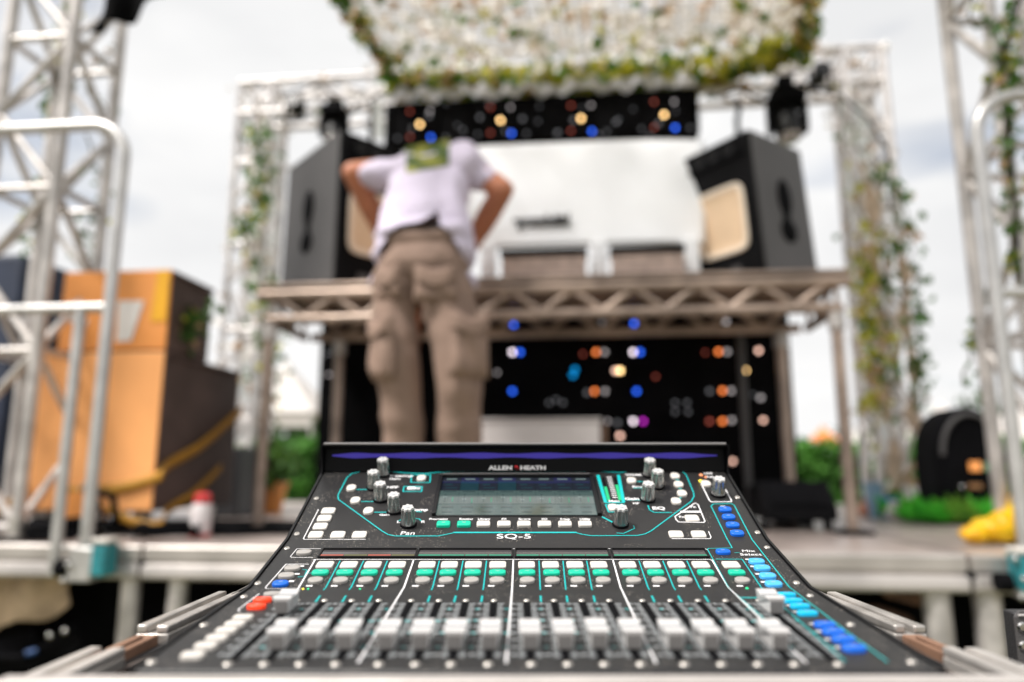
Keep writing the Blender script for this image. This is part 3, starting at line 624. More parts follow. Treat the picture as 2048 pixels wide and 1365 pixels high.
g.sph(f_, (.018, .022, .025), 2); g.sph(hdc+Vector((.08, 0, -.01)), (.012, .022, .03), 2); g.sph(hdc+Vector((-.08, 0, -.01)), (.012, .022, .03), 2); g.sph(hdc+Vector((0, .06, -.085)), (.04, .03, .03), 2)
def hand(g, wr, fwd, side):                   # palm, four bent fingers and a thumb resting on the table top
    fwd = Vector(fwd).normalized(); sd = Vector((fwd.y, -fwd.x, 0)).normalized()*side; c = wr+fwd*.05+Vector((0, 0, -.008))
    chain(g, [(*wr, .026, .026, .022), (*(wr+fwd*.03), .034, .034, .016), (*(wr+fwd*.085), .040, .040, .014)])
    for k, ln in enumerate((.062, .075, .072, .055)):
        b = wr+fwd*.09+sd*(-.030+.020*k); chain(g, [(*b, .0095, .0095, .0095), (*(b+fwd*ln*.5+Vector((0, 0, .010))), .009, .009, .009), (*(b+fwd*ln+Vector((0, 0, -.012))), .008, .008, .008)])
    b = wr+fwd*.035-sd*.030; chain(g, [(*b, .012, .012, .012), (*(b+fwd*.03-sd*.025), .011, .011, .011), (*(b+fwd*.06-sd*.035+Vector((0, 0, -.008))), .009, .009, .009)])
for sh, el, wr, sd in ((shL, elL, wrL, -1), (shR, elR, wrR, 1)):
    wr = Vector((wr.x, .86, tz+.05))
    chain(g, [(*sh, .062, .062, .062), (*sh.lerp(el, .6), .056, .056, .056), (*el, .051, .051, .051), (*el.lerp(wr, .3), .056, .052, .052), (*wr, .028, .028, .028)])
    hand(g, wr, (sd*-.35, .9, -.12), sd)
hipz = 1.0
for sx in (-1, 1):
    hx = pel.x+sx*.095; kx = -.375+sx*.12; fx = -.375+sx*.125
    kp_ = sv((802, 920)[sx > 0], 780, .08); fp_ = sv((814, 916)[sx > 0], 1072, .21)
    chain(g, [(hx, .14, .95, .08, .08, .085), (kp_.x, .09, .54, .050, .050, .06), (kp_.x, .11, .42, .048, .048, .06), (fp_.x, .20, .10, .034, .036, .04), (fp_.x, .21, .05, .033, .05, .03)])
part('body', remesh(g, .009, 3), M['skin'], pe, 2)
g = G(); chain(g, [(*hdc+Vector((0, -.02, .025)), .082, .098, .095), (*hdc+Vector((0, .02, .05)), .078, .085, .075)]); part('hair', remesh(g, .012, 1), M['hair'], pe, 2)
# trousers: seat, two wide legs, knees slightly bent
def P3(px, py, v): return sv(px, py, v)
g = G()
wl_, wr_ = P3(806, 505, .13), P3(893, 500, .13)
chain(g, [(wl_.x+.02, .15, 1.165, .115, .115, .06), (wr_.x-.03, .15, 1.165, .125, .115, .06)])
chain(g, [(wl_.x+.015, .135, 1.06, .116, .125, .10), (wr_.x-.03, .135, 1.06, .122, .13, .11)])
def leg_chain(pts):
    chain(g, [(*P3(px, py, v), r, r*1.05, .07) for px, py, v, r in pts], .3)
leg_chain([(795, 560, .13, .104), (790, 640, .11, .090), (795, 720, .08, .088), (803, 780, .09, .084), (808, 850, .12, .084), (812, 960, .18, .084), (814, 1072, .21, .082)])
leg_chain([(886, 560, .13, .110), (905, 640, .11, .100), (916, 720, .08, .094), (920, 780, .08, .088), (918, 850, .13, .086), (916, 960, .18, .088), (916, 1072, .21, .085)])
tg = remesh(g, .010, 4)
for v in tg.b.verts:                          # folds: sagging cloth behind the knees and under the seat
    c = v.co; k = .010*math.sin(c.z*38+c.x*9+3*noise.noise(Vector((c.x*6, c.y*6, c.z*5))))
    zz = .35+.35*math.exp(-((c.z-.50)/.16)**2)+.6*math.exp(-((c.z-.12)/.12)**2)
    n = Vector((c.x+.345, c.y-.15, 0)).normalized(); v.co += v.normal*k*zz*.45+v.normal*.010*noise.noise(Vector((c.x*9, c.y*9, c.z*3)))
for v in list(tg.b.verts):
    pass
bmesh.ops.bisect_plane(tg.b, geom=tg.b.verts[:]+tg.b.edges[:]+tg.b.faces[:], plane_co=(0, 0, 1.192), plane_no=(.03, 0, 1), clear_outer=True)
bmesh.ops.bisect_plane(tg.b, geom=tg.b.verts[:]+tg.b.edges[:]+tg.b.faces[:], plane_co=(0, 0, .03), plane_no=(0, 0, -1), clear_outer=True)
tr = part('trousers', tg, M['khaki'], pe, 2)
def pocket(px, py, wpx, hpx, v, yaw, name='cargo_pocket', th=.035, flap=True):
    c = P3(px, py, v); g = G(); wd, hh = wpx/530, hpx/530
    g.b.clear(); bmesh.ops.create_grid(g.b, x_segments=14, y_segments=14, size=.5)
    for q in g.b.verts:
        x, y = q.co.x, q.co.y; e = (1-(2*x)**6)*(1-(2*y)**6); q.co = Vector((x*wd*(1+.06*(.5-y)), -th*max(0, e)**.5-.008*math.sin(x*9+y*7)*e, y*hh))
    m = Matrix.Translation(c) @ Matrix.Rotation(yaw, 4, 'Z'); g.b.transform(m); pk = part(name, g, M['khaki'], tr, 2)
    if flap:
        g = G(); g.b.clear(); bmesh.ops.create_grid(g.b, x_segments=10, y_segments=4, size=.5)
        for q in g.b.verts:
            x, y = q.co.x, q.co.y; e = (1-(2*x)**6); q.co = Vector((x*wd*1.06, -(th*1.05+.014)*max(0, e)**.5*(1 if y < .3 else .7), hh*.5-.028+y*.062-.012*math.cos(x*6)))
        g.b.transform(m); part('pocket_flap', g, M['khaki'], pk, 2)
pocket(938, 695, 78, 120, .005, R(28)); pocket(768, 700, 62, 120, .005, R(-38))
pocket(872, 570, 84, 66, .012, R(4), 'back_pocket', .018); pocket(778, 568, 56, 62, .025, R(-22), 'back_pocket', .016)
g = G(); chain(g, [(wl_.x+.02, .155, 1.203, .112, .112, .022), (wr_.x-.03, .155, 1.203, .122, .112, .022)], .5); part('waistband', remesh(g, .010, 1), M['belt'], pe, 2)
for sx in (0, 1):
    q = P3((814, 916)[sx], 1075, .21); g = G(); chain(g, [(q.x, .16, .045, .04, .05, .04), (q.x, .30, .035, .045, .06, .035), (q.x, .36, .03, .04, .05, .028)]); part('shoe', remesh(g, .010, 2), M['shoe'], pe, 2)
# T-shirt: torso tube leaning forward, hem open, wide short sleeves
g = G()
hm = P3(850, 492, .17)
chain(g, [(hm.x-.075, .17, 1.00, .136, .172, .06), (hm.x+.075, .17, 1.00, .136, .172, .06)])
chain(g, [(hm.x-.065, .17, 1.12, .145, .168, .07), (hm.x+.065, .17, 1.12, .145, .168, .07)])
def tor(px, py, v, rx, ry, rz): q = P3(px, py, v); return (*q, rx, ry, rz)
chain(g, [(hm.x-.060, .17, 1.19, .140, .160, .07), (hm.x+.060, .17, 1.19, .140, .160, .07)])
chain(g, [(hm.x, .20, 1.12, .195, .14, .05), tor(852, 445, .24, .196, .135, .08), tor(853, 395, .32, .188, .12, .09), tor(856, 352, .43, .178, .10, .085)], .25)
chain(g, [tor(780, 352, .44, .11, .10, .085), tor(935, 338, .44, .11, .10, .09)], .3)
chain(g, [tor(915, 318, .46, .07, .09, .06), tor(938, 316, .46, .07, .09, .06)], .3)
chain(g, [tor(765, 352, .46, .085, .085, .068), tor(738, 350, .43, .070, .07, .055)], .3)
chain(g, [tor(950, 345, .46, .085, .085, .075), tor(972, 358, .43, .066, .07, .060)], .3)
tg = remesh(g, .011, 4)
for v in tg.b.verts:
    c = v.co; v.co += v.normal*(.012*math.sin(c.x*34+c.z*7+4*noise.noise(Vector((c.x*4, c.y*4, c.z*4))))*(1.0 if c.x > -.3 else .6)+.008*noise.noise(c*12))
# hem: cut along a slanting arch, open underneath, and the notch that shows the waistband
cut = []
for f in tg.b.faces:
    c = f.calc_center_median(); px = (c.x-hm.x)
    hem = 1.214-1.0*px*px-130*px**4+.03*px
    if c.z < hem-.0 and c.y < .36: cut.append(f)
    elif abs(px-.055) < .030*max(0, (1.30-c.z)/.09) and c.z < 1.295 and c.y < .24: cut.append(f)
    elif c.z < .985: cut.append(f)
bmesh.ops.delete(tg.b, geom=cut, context='FACES')
tsh = part('t_shirt', tg, M['shirt'], pe, 2); tsh.modifiers.new('s', 'SOLIDIFY').thickness = .004
# printed patch on the back
M['print1'] = mat('olive_print', (.30, .30, .05), .85, col2=(.05, .09, .02), vscale=11, lo=.44, hi=.60)
me_t = tsh.data; from mathutils.bvhtree import BVHTree
bv = BVHTree.FromPolygons([v.co.copy() for v in me_t.vertices], [tuple(p.vertices) for p in me_t.polygons])
g = G(); base = STAGE.inverted() @ Vector((0, 0, CZ)); o_ = ORG[pe.name]
def proj(a, b):
    px = 812+86*a; py = 347-16*a-(52*b); tgt = sv(px, py, .4); d = (tgt-base).normalized()
    hit = bv.ray_cast(base-o_, d)
    return (hit[0]+o_-d*.006) if hit[0] is not None else tgt
g.grid(proj, 14, 8); part('shirt_print', g, M['print1'], tsh, 2)
# ================================================================== ORANGE CASES
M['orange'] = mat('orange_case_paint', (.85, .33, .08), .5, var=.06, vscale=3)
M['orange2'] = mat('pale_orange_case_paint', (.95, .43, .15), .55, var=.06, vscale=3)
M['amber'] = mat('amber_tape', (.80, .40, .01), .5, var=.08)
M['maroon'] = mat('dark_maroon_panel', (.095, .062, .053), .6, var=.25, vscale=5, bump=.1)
M['strap'] = mat('amber_strap', (.42, .20, .012), .6, var=.15, vscale=40)
def case(u0, u1, v0, v1, w0, w1, mf, ms, label, name='flight_case', skew=0):
    t = thing(name, label, 'flight case', ((u0+u1)/2, (v0+v1)/2, w0), group='orange cases stacked on the left of the stage')
    g = G(); g.bb((u0, v0+.010, w0), (u1-.010, v1, w1)); part('shell', g, ms, t, bevel=.008)
    g = G(); g.bb((u0, v0, w0+.004), (u1-.002, v0+.008, w1-.003)); part('front_panel', g, mf, t, bevel=.004)
    for ww in (w1-.012,):
        g = G(); g.bb((u1-.008, v0+.012, ww-.012), (u1+.003, v1-.004, ww+.008)); part('side_rail', g, ms, t, bevel=.003)
    return t
k1 = sv(330, 700, .34); 
lo_w, mid_w, hi_w = .10, k1.z+.0, sv(330, 538, .36).z
uc = k1.x
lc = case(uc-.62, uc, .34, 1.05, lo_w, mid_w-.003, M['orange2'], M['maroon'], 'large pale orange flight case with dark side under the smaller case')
for u in (uc-.55, uc-.09):
    for v in (.42, .96):
        g = G(); g.tube((u-.018, v, .04), (u+.018, v, .04), .04, 18); cs_ = part('castor', g, M['matt'], lc); g = G(); g.bb((u-.03, v-.02, .05), (u+.03, v+.02, .099)); part('castor_fork', g, M['steel'], cs_)
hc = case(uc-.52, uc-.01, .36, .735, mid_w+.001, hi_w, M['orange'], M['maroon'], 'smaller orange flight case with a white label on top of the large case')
q0, q1 = sv(300, 560, .46), sv(326, 640, .46)
g = G(); g.poly([(uc-.075, .356, hi_w-.006), (uc-.018, .356, hi_w-.006), (uc-.018, .356, mid_w+.13), (uc-.090, .356, mid_w+.13)]); part('corner_stripe', g, M['amber'], hc)
M['paper'] = mat('white_paper', (.80, .76, .73), .8, var=.05)
q = [sv(x, y, .354) for x, y in ((236, 602), (288, 602), (262, 682), (232, 684))]; g = G(); g.poly(q); part('label', g, M['paper'], hc)
q = [sv(x, y, .354) for x, y in ((140, 600), (176, 640), (172, 655), (132, 640))]; g = G(); g.poly(q); part('label', g, M['paper'], hc)
# loose amber straps
def strap(pts, wdt, label):
    pts = [Vector(p) for p in pts]; fine = []
    for i in range(len(pts)-1):
        p0, p1, p2, p3 = pts[max(0, i-1)], pts[i], pts[i+1], pts[min(len(pts)-1, i+2)]
        for k in range(8):
            t = k/8; fine.append(.5*((2*p1)+(-p0+p2)*t+(2*p0-5*p1+4*p2-p3)*t*t+(-p0+3*p1-3*p2+p3)*t**3))
    fine.append(pts[-1]); g = G(); n = len(fine)
    g.grid(lambda a, b: fine[min(n-1, int(round(a*(n-1))))]+Vector((0, 0, (b-.5)*wdt)), n-1, 2)
    o = single('strap', g, M['strap'], label, 'strap', pts[0], smooth=2, group='amber straps slung round the cases'); o.modifiers.new('s', 'SOLIDIFY').thickness = .004
e_ = .012
strap([sv(135, 985, .33), sv(230, 978, .328), sv(300, 960, .328), sv(326, 948, .328)]+[Vector((uc+e_, .42, sv(348, 930, .42).z)), Vector((uc+e_, .70, sv(400, 888, .70).z)), Vector((uc+e_, 1.055, sv(470, 820, 1.055).z))], .048, 'upper amber strap running round the dark side of the large orange case')
strap([sv(215, 1020, .33), sv(265, 1044, .325), sv(310, 1052, .325), sv(328, 1044, .325)]+[Vector((uc+e_, .44, sv(352, 1022, .44).z)), Vector((uc+e_, .66, sv(395, 985, .66).z)), Vector((uc+e_, .88, sv(440, 935, .88).z))], .040, 'lower amber strap sagging under the large orange case and up its dark side')
strap([sv(-60, 1040, .30), sv(0, 1020, .30), sv(30, 1000, .30), sv(60, 985, .33)], .05, 'short amber strap at the left edge behind the truss tower foot')
# white bottle with red cap
q = sv(402, 1050, .36); bp = Vector((q.x, .36, 0)); t = thing('spray_can', 'small white can with red cap and red base standing beside the large orange case', 'can', bp)
M['canw'] = mat('white_can', (.75, .70, .70), .35, col2=(.62, .30, .28), vscale=30, lo=.3, hi=.42); M['canr'] = mat('red_can_cap', (.55, .04, .04), .4)
g = G(); g.lathe([(.040, .016), (.041, .02), (.041, .125), (.034, .135)], bp, 24); part('body', g, M['canw'], t)
g = G(); g.lathe([(.0415, 0), (.0425, .004), (.0425, .016)], bp, 24); part('base_ring', g, M['canr'], t)
g = G(); g.lathe([(.035, .136), (.035, .165), (.022, .178), (.008, .18)], bp, 24); part('cap', g, M['canr'], t)
# navy sheeted crate far left, grey cabinet and clutter
p0, p1 = sv(-160, 500, .85), sv(46, 505, .85)
g = G(); g.bb((p0.x, .86, .0), (p1.x, 1.5, p1.z)); single('sheeted_stack', g, M['navy'], 'tall navy sheeted stack at the left edge behind the truss tower', 'stack', (p0.x, 1.1, 0), bevel=.03)
M['brown'] = mat('brown_cover', (.14, .08, .05), .8, var=.3)
def coil(c, r, n, label, m, tr=.010):
    g = G()
    pts = []
    for k in range(n*24):
        a = 2*math.pi*k/24; rr = r*(1+.08*math.sin(k*.7)); pts.append(Vector(c)+Vector((rr*math.cos(a), rr*math.sin(a)*.8, tr+tr*1.4*(k/24)+.004*math.sin(k*1.3))))
    g.path(pts, tr, 8); return single('cable_coil', g, m, label, 'cable coil', c, group='coiled cables on the stage')
coil((-1.80, .17, 0), .13, 4, 'black cable coil lying between the tower foot and the rail clamp', M['matt'], .012)
coil((-2.25, .12, 0), .12, 4, 'black cable coil lying left of the tower foot', M['matt'], .012)
coil((-1.45, .30, 0), .12, 3, 'black cable coil on the deck beside the white can', M['matt'], .011)
q = sv(155, 1030, .30); t = thing('power_drum', 'small orange and grey power drum on the stage behind the tower foot', 'cable drum', (q.x, .30, 0))
g = G(); m = Matrix.Rotation(R(90), 4, 'X'); c = (q.x, .33, .10)
g.lathe([(.085, -.05), (.085, -.04), (.05, -.04), (.05, .04), (.085, .04), (.085, .05)], c, 28, m); part('drum', g, M['orange'], t)
g = G(); g.lathe([(.05, -.03), (.078, -.03), (.078, .03), (.05, .03)], c, 28, m); part('wound_cable', g, M['matt'], t)
g = G(); g.path([(q.x-.09, .33, 0.012), (q.x-.07, .33, .1), (q.x, .33, .22), (q.x+.07, .33, .1), (q.x+.09, .33, 0.012)], .009, 10); part('frame', g, M['steel'], t)
q = sv(195, 1035, .22); g = G(); g.path([q+Vector((.0, 0, .10)), q+Vector((.06, 0, .08)), q+Vector((.08, 0, .0)), q+Vector((.05, 0, -.03))], .014, 10); single('cable_loop', g, M['matt'], 'black cable loop standing up beside the rail post', 'cable', q)
# black cables along the deck
for k, (a, b, lab) in enumerate((((-2.6, .06), (-1.75, .12), 'black cable lying along the stage edge under the left tower'), ((-1.45, .42), (-.55, .50), 'black cable running along the deck from the cases to the person'))):
    pts = [Vector((a[0]+(b[0]-a[0])*i/20, a[1]+(b[1]-a[1])*i/20+.05*math.sin(i*.7+k), .010)) for i in range(21)]
    g = G(); g.path(pts, .010, 8); single('floor_cable', g, M['matt'], lab, 'cable', pts[0])
g = G(); g.bb((-2.6, .50, .0005), (-.95, 1.3, .004)); single('rubber_sheet', g, M['matt'], 'black rubber sheet on the deck under the orange cases', 'mat', (-1.6, .9, 0))
# ================================================================== CENTRE AND RIGHT STAGE FLOOR
q0, q1 = sv(962, 838, .62), sv(1200, 836, .62)
t = thing('white_box', 'low white box with dark corner standing on the deck behind the console', 'box', ((q0.x+q1.x)/2, .72, 0))
M['boxw'] = mat('white_laminate', (.62, .58, .57), .55, var=.06)
g = G(); g.bb((q0.x, .62, .0), (q1.x, .82, q0.z-.014)); part('body', g, M['boxw'], t, bevel=.006)
g = G(); g.bb((q0.x-.006, .612, q0.z-.012), (q1.x+.006, .828, q0.z)); part('lid', g, M['boxw'], t, bevel=.004)
g = G(); g.bb((q1.x+.008, .62, .0), (q1.x+.028, .82, q0.z-.03)); part('end_plate', g, M['brown'], t)
# black monitor wedge by the right rear leg
q = sv(1575, 985, 1.0); t = thing('monitor_wedge', 'black wedge monitor lying on the deck at the foot of the right table leg', 'stage monitor', (1.35, .75, 0))
g = G(); g.prism([(.88, .045), (.88, .10), (1.0, .22), (1.24, .19), (1.24, .045)], 0, 1.06, 1.38); part('cabinet', g, M['spkf'], t, bevel=.008)
g = G(); g.prism([(.885, .112), (.985, .210), (.980, .218), (.877, .118)], 0, 1.09, 1.35); part('grille', g, M['matt'], t)
for u in (1.06, 1.34):
    for v in (.92, 1.2):
        g = G(); g.tube((u, v, 0), (u, v, .045), .02, 10); part('rubber_foot', g, M['matt'], t)
# black domed cover with coloured display
c = sw(1950, 1012, 0.0); c = Vector((2.36, 1.55, 0))
c.x = sv(1950, 950, 1.45).x
t = thing('hooded_amplifier', 'black rounded equipment cover with orange and green display strip standing on the green turf', 'equipment cover', (c.x, 1.55, 0))
wz = sv(1945, 812, 1.45).z; hw = .175
prof = [(-hw, 0.03), (-hw*1.04, wz*.55)]+[(-hw*math.cos(math.pi*k/12)*1.02, wz*.62+wz*.38*math.sin(math.pi*k/12)) for k in range(13)]+[(hw*1.04, wz*.55), (hw, .03)]
g = G(); g.prism([(c.x+a, b) for a, b in prof], 1, 1.46, 1.74); part('cover', g, M['matt'], t, bevel=.03)
g = G(); g.path([(c.x+a*.82, 1.452, b*.93) for a, b in prof[2:-2]], .012, 10); part('rim', g, M['spk'], t)
def disp(x0, x1, y0, y1, mm, nm='display'):
    p, q = sv(x0, y0, 1.455), sv(x1, y1, 1.455); g = G(); g.bb((p.x, 1.445, q.z), (q.x, 1.458, p.z)); part(nm, g, mm, t, bevel=.003)
disp(1938, 1962, 924, 942, emis('display_orange', (.9, .33, .08), 1.0)); disp(1966, 1992, 926, 942, emis('display_green', (.10, .24, .12), .8)); disp(1992, 2010, 926, 942, emis('display_lime', (.2, .32, .07), .8))
disp(1936, 1964, 968, 978, mat('brown_label', (.35, .17, .07), .6), 'label')
g = G(); g.sph(sv(1924, 974, 1.45), .012, 2); part('knob', g, M['chrome'], t)
# artificial turf mat
turf = G(); a0, a1, a2, a3 = sw(1815, 1048, .004), sw(2060, 1058, .004), sw(2100, 1012, .004), sw(1860, 1018, .004)
M['turf'] = mat('bright_turf', (.04, .46, .04), .7, col2=(.14, .62, .05), vscale=30, trans=.3, tcol=(.15, .8, .06))
a2 = Vector((a1.x+.55, 2.2, .004)); a3 = Vector((a0.x+.05, 2.2, .004))
t = thing('turf_mat', 'bright green artificial turf mat on the deck around the black equipment cover', 'turf mat', (2.1, 1.5, 0))
g = G(); g.bb((a0.x+.13, a0.y+.02, .001), (a1.x+.4, 1.9, .012)); part('backing', g, M['matt'], t)
g = G()
for _ in range(5200):
    v = a0.y+random.random()**1.5*(1.9-a0.y); u = random.uniform(a0.x+.10+.05*math.sin(v*20), a1.x+.4); g.mi = 1 if noise.noise(Vector((u*5, v*5, 0))) > .12 else 0; g.leaf((u, v, .012), random.uniform(.05, .10)*(1.6 if random.random() < .1 else 1), (random.gauss(0, .5), random.gauss(0, .5), 1), .16)
o = part('grass_blades', g, [M['turf'], mat('yellowing_turf', (.26, .50, .05), .7, col2=(.05, .22, .03), vscale=40, trans=.3)], t, False)
# yellow rubber toy shape: crumpled yellow bags
M['yellow'] = mat('yellow_vinyl', (.90, .62, .0), .42, col2=(.85, .42, .0), vscale=9)
g = G(); q = sw(1985, 1090, 0); u0 = q.x; v0 = max(.10, q.y)
[g.sph(p_, r_, 3) for p_, r_ in (((u0-.055, v0, .040), (.060, .055, .036)), ((u0+.0, v0+.02, .048), (.055, .06, .046)), ((u0+.045, v0-.005, .062), (.058, .06, .058)), ((u0+.10, v0+.03, .075), (.06, .06, .07)), ((u0+.135, v0+.01, .125), (.062, .06, .075)), ((u0+.18, v0+.02, .09), (.07, .07, .09)), ((u0+.165, v0+.03, .175), (.045, .05, .04)), ((u0+.21, v0, .05), (.08, .07, .05)))]
gg = remesh(g, .010, 2)
for v in gg.b.verts: v.co += v.normal*(.012*noise.noise(v.co*16)-.010*abs(noise.noise(v.co*31)))
single('yellow_bag', gg, M['yellow'], 'lumpy bright yellow bag lying on the deck beside the right guard rail', 'bag', (u0, v0, 0), smooth=2)
# things in the gap between the right table leg and the turf
M['bluep'] = mat('blue_plastic', (.0, .22, .50), .4); M['paleb'] = mat('pale_blue_plastic', (.25, .40, .55), .5)
def tub(px, py, v, r, h, m, label, cat='tub'):
    q = sv(px, py, v); q.z = 0; t = thing('plastic_tub', label, cat, (q.x, v, 0), group='plastic tubs at the foot of the arch')
    g = G(); g.lathe([(r*.8, .0), (r, h*.95), (r*1.06, h*.95), (r*1.06, h), (r*.95, h), (r*.75, .02)], (q.x, v, 0), 24); part('tub_body', g, m, t); return t
tub(1778, 985, 1.80, .045, .12, M['bluep'], 'bright blue plastic tub at the foot of the right arch leg'); tub(1745, 960, 1.86, .05, .20, M['paleb'], 'taller pale blue plastic tub behind the bright blue tub')
M['pinkc'] = mat('salmon_cloth', (.62, .27, .18), .9, var=.1); M['white_c'] = mat('white_cloth', (.75, .70, .68), .8)
for px, v, r, m, lab in ((1733, 1.9, .06, M['pinkc'], 'crumpled salmon cloth on the deck behind the front right table leg'), (1784, 1.75, .05, M['white_c'], 'crumpled white cloth on the deck in front of the blue tub'), (1876, 1.85, .05, M['pinkc'], 'small crumpled orange cloth on the deck left of the black cover')):
    q = sv(px, 1000, v); g = G(); chain(g, [(q.x, v, r*.7, r, r, r*.7), (q.x+.01, v+.01, r*1.2, r*.6, r*.6, r*.8)]); gg = remesh(g, .010, 1)
    for vv in gg.b.verts: vv.co += vv.normal*.02*noise.noise(vv.co*18)
    single('crumpled_cloth', gg, m, lab, 'cloth', (q.x, v, 0), smooth=2)
g = G(); p, q = sv(1795, 960, 2.0), sv(1850, 905, 2.0); g.bar(p+Vector((-.03, 0, -.06)), q, .05, .02); single('wooden_brace', g, M['hessian'], 'pale wooden brace leaning across the foot of the right arch leg', 'brace', p)
# ================================================================== BACKGROUND BEYOND THE STAGE
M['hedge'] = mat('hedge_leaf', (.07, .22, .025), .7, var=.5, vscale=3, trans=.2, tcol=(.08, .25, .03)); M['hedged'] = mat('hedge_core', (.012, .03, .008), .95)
def hedge(u0, u1, v, h, label):
    t = thing('hedge', label, 'hedge', ((u0+u1)/2, v, -DZ), group='hedges beyond the stage')
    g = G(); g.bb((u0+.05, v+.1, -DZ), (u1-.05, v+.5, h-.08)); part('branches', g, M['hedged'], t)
    g = G()
    for _ in range(int(900*(u1-u0))):
        f = random.random(); u = random.uniform(u0, u1)
        p = (u, v+.05+random.gauss(0, .04), random.uniform(-.3, h)) if f < .7 else (u, random.uniform(v, v+.6), h+random.gauss(0, .04)); g.leaf(p, random.uniform(.05, .12))
    part('foliage', g, M['hedge'], t, False); return t
hedge(1.6, 8.0, 5.6, sv(1700, 893, 5.6).z, 'clipped green hedge beyond the stage on the right')
hedge(-4.6, -1.6, 6.5, sv(560, 885, 6.5).z, 'clipped green hedge beyond the stage behind the left table legs')
M['canvas'] = mat('white_canvas', (.80, .76, .73), .8, var=.05, trans=.3); M['canvaso'] = mat('orange_canvas', (.75, .25, .08), .8)
def tent(px, py, v, wd, m, label):
    p = sv(px, py, v); t = thing('marquee', label, 'marquee', (p.x, v, -DZ), group='marquees beyond the hedge'); h0 = p.z-wd*.42
    g = G(); n = 24
    prof = [(wd*.5*(1-k/10)**1.25*1.0+.02, h0+(p.z-h0)*(k/10)) for k in range(11)]; g.lathe(prof, (p.x, v, 0), 4, Matrix.Rotation(R(45), 4, 'Z')); part('roof', g, m, t)
    g = G(); k = wd*.34; g.bb((p.x-k, v-k, h0-.35), (p.x+k, v-k+.02, h0+.01)); part('valance', g, m, t)
    for a in (-1, 1):
        for b in (-1, 1):
            g = G(); g.tube((p.x+a*k, v+b*k, -DZ), (p.x+a*k, v+b*k, h0), .04, 8); part('pole', g, M['alu'], t)
tent(1645, 852, 22, 1.1, M['canvaso'], 'small orange marquee beyond the hedge between the right table legs'); tent(1728, 838, 20, 3.0, M['canvas'], 'white marquee beyond the hedge right of the front table leg')
tent(1803, 822, 19, 2.8, M['canvas'], 'white marquee seen through the right arch leg'); tent(1880, 800, 18, 3.4, M['canvas'], 'white marquee beside the black equipment cover'); tent(2040, 790, 17, 3.2, M['canvas'], 'white marquee behind the right guard rail')
tent(575, 720, 16, 3.6, M['canvas'], 'tall white marquee behind the left table legs')
M['tree'] = mat('tree_leaf', (.05, .12, .03), .7, var=.5, vscale=1.2, trans=.2, tcol=(.1, .2, .04)); M['bark'] = mat('bark', (.10, .07, .05), .9)
def tree(px, py, v, r, label):
    p = sv(px, py, v); t = thing('tree', label, 'tree', (p.x, v, -DZ), group='distant trees'); g = G()
    g.tube((p.x, v, -DZ), (p.x, v, p.z-r*.6), .16, 8, .07)
    for k in range(6):
        a = k*1.05; g.tube((p.x, v, p.z-r*1.3), (p.x+r*.6*math.cos(a), v+r*.6*math.sin(a), p.z-r*.5+.2*math.sin(k*3)), .05, 6, .02)
    part('trunk', g, M['bark'], t); g = G()
    for k in range(26):
        c = Vector((p.x+random.gauss(0, r*.4), v+random.gauss(0, r*.4), p.z-r*.75+random.gauss(0, r*.34)))
        for _ in range(70): g.leaf(c+Vector([random.gauss(0, r*.16) for _ in range(3)]), random.uniform(.12, .3))
    part('crown', g, M['tree'], t, False)
tree(1905, 838, 30, 2.2, 'distant green tree behind the marquees on the right'); tree(2035, 812, 26, 2.0, 'distant green tree at the right edge behind the rail'); tree(1690, 872, 34, 1.6, 'low distant tree between the right table legs')
tree(500, 860, 24, 2.2, 'green tree behind the left arch leg'); tree(625, 800, 22, 1.8, 'green tree behind the rear left table leg'); tree(-40, 560, 26, 3, 'green tree at the far left behind the truss tower')
# orange planter and equipment crate seen low on the left
q = sv(545, 930, 2.0); t = thing('planter', 'orange planter with green leaves on the deck behind the left table legs', 'planter', (q.x, 2.0, 0))
g = G(); g.lathe([(.07, 0), (.10, .17), (.11, .17), (.11, .19), (.09, .19)], (q.x, 2.0, 0), 20); part('pot', g, M['orange'], t)
g = G(); [g.leaf((q.x+random.gauss(0, .06), 2.0+random.gauss(0, .05), random.uniform(.2, .42)), .07) for _ in range(300)]; part('foliage', g, M['leaf'], t, False)
q = sv(455, 920, 1.5); g = G(); g.bb((q.x-.17, 1.45, 0), (q.x+.10, 1.8, .40)); single('black_case', g, M['lam'], 'black case behind the dark side of the large orange case', 'case', (q.x, 1.6, 0), bevel=.01)
# things below the stage on the right
q = sv(1835, 1195, .16); g = G(); g.bar(sv(1770, 1178, .16), sv(1862, 1203, .16), .04, .05); single('timber', g, M['ply'], 'short orange brown timber wedged under the stage beam on the right', 'timber', q)
q = sv(1768, 1230, .20); g = G(); chain(g, [(q.x-.03, .2, q.z, .06, .03, .035), (q.x+.05, .2, q.z-.02, .05, .03, .03)]); gg = remesh(g, .01, 1); single('brown_sack', gg, M['brown'], 'small brown sack hanging under the stage beam on the right', 'sack', q, smooth=2)
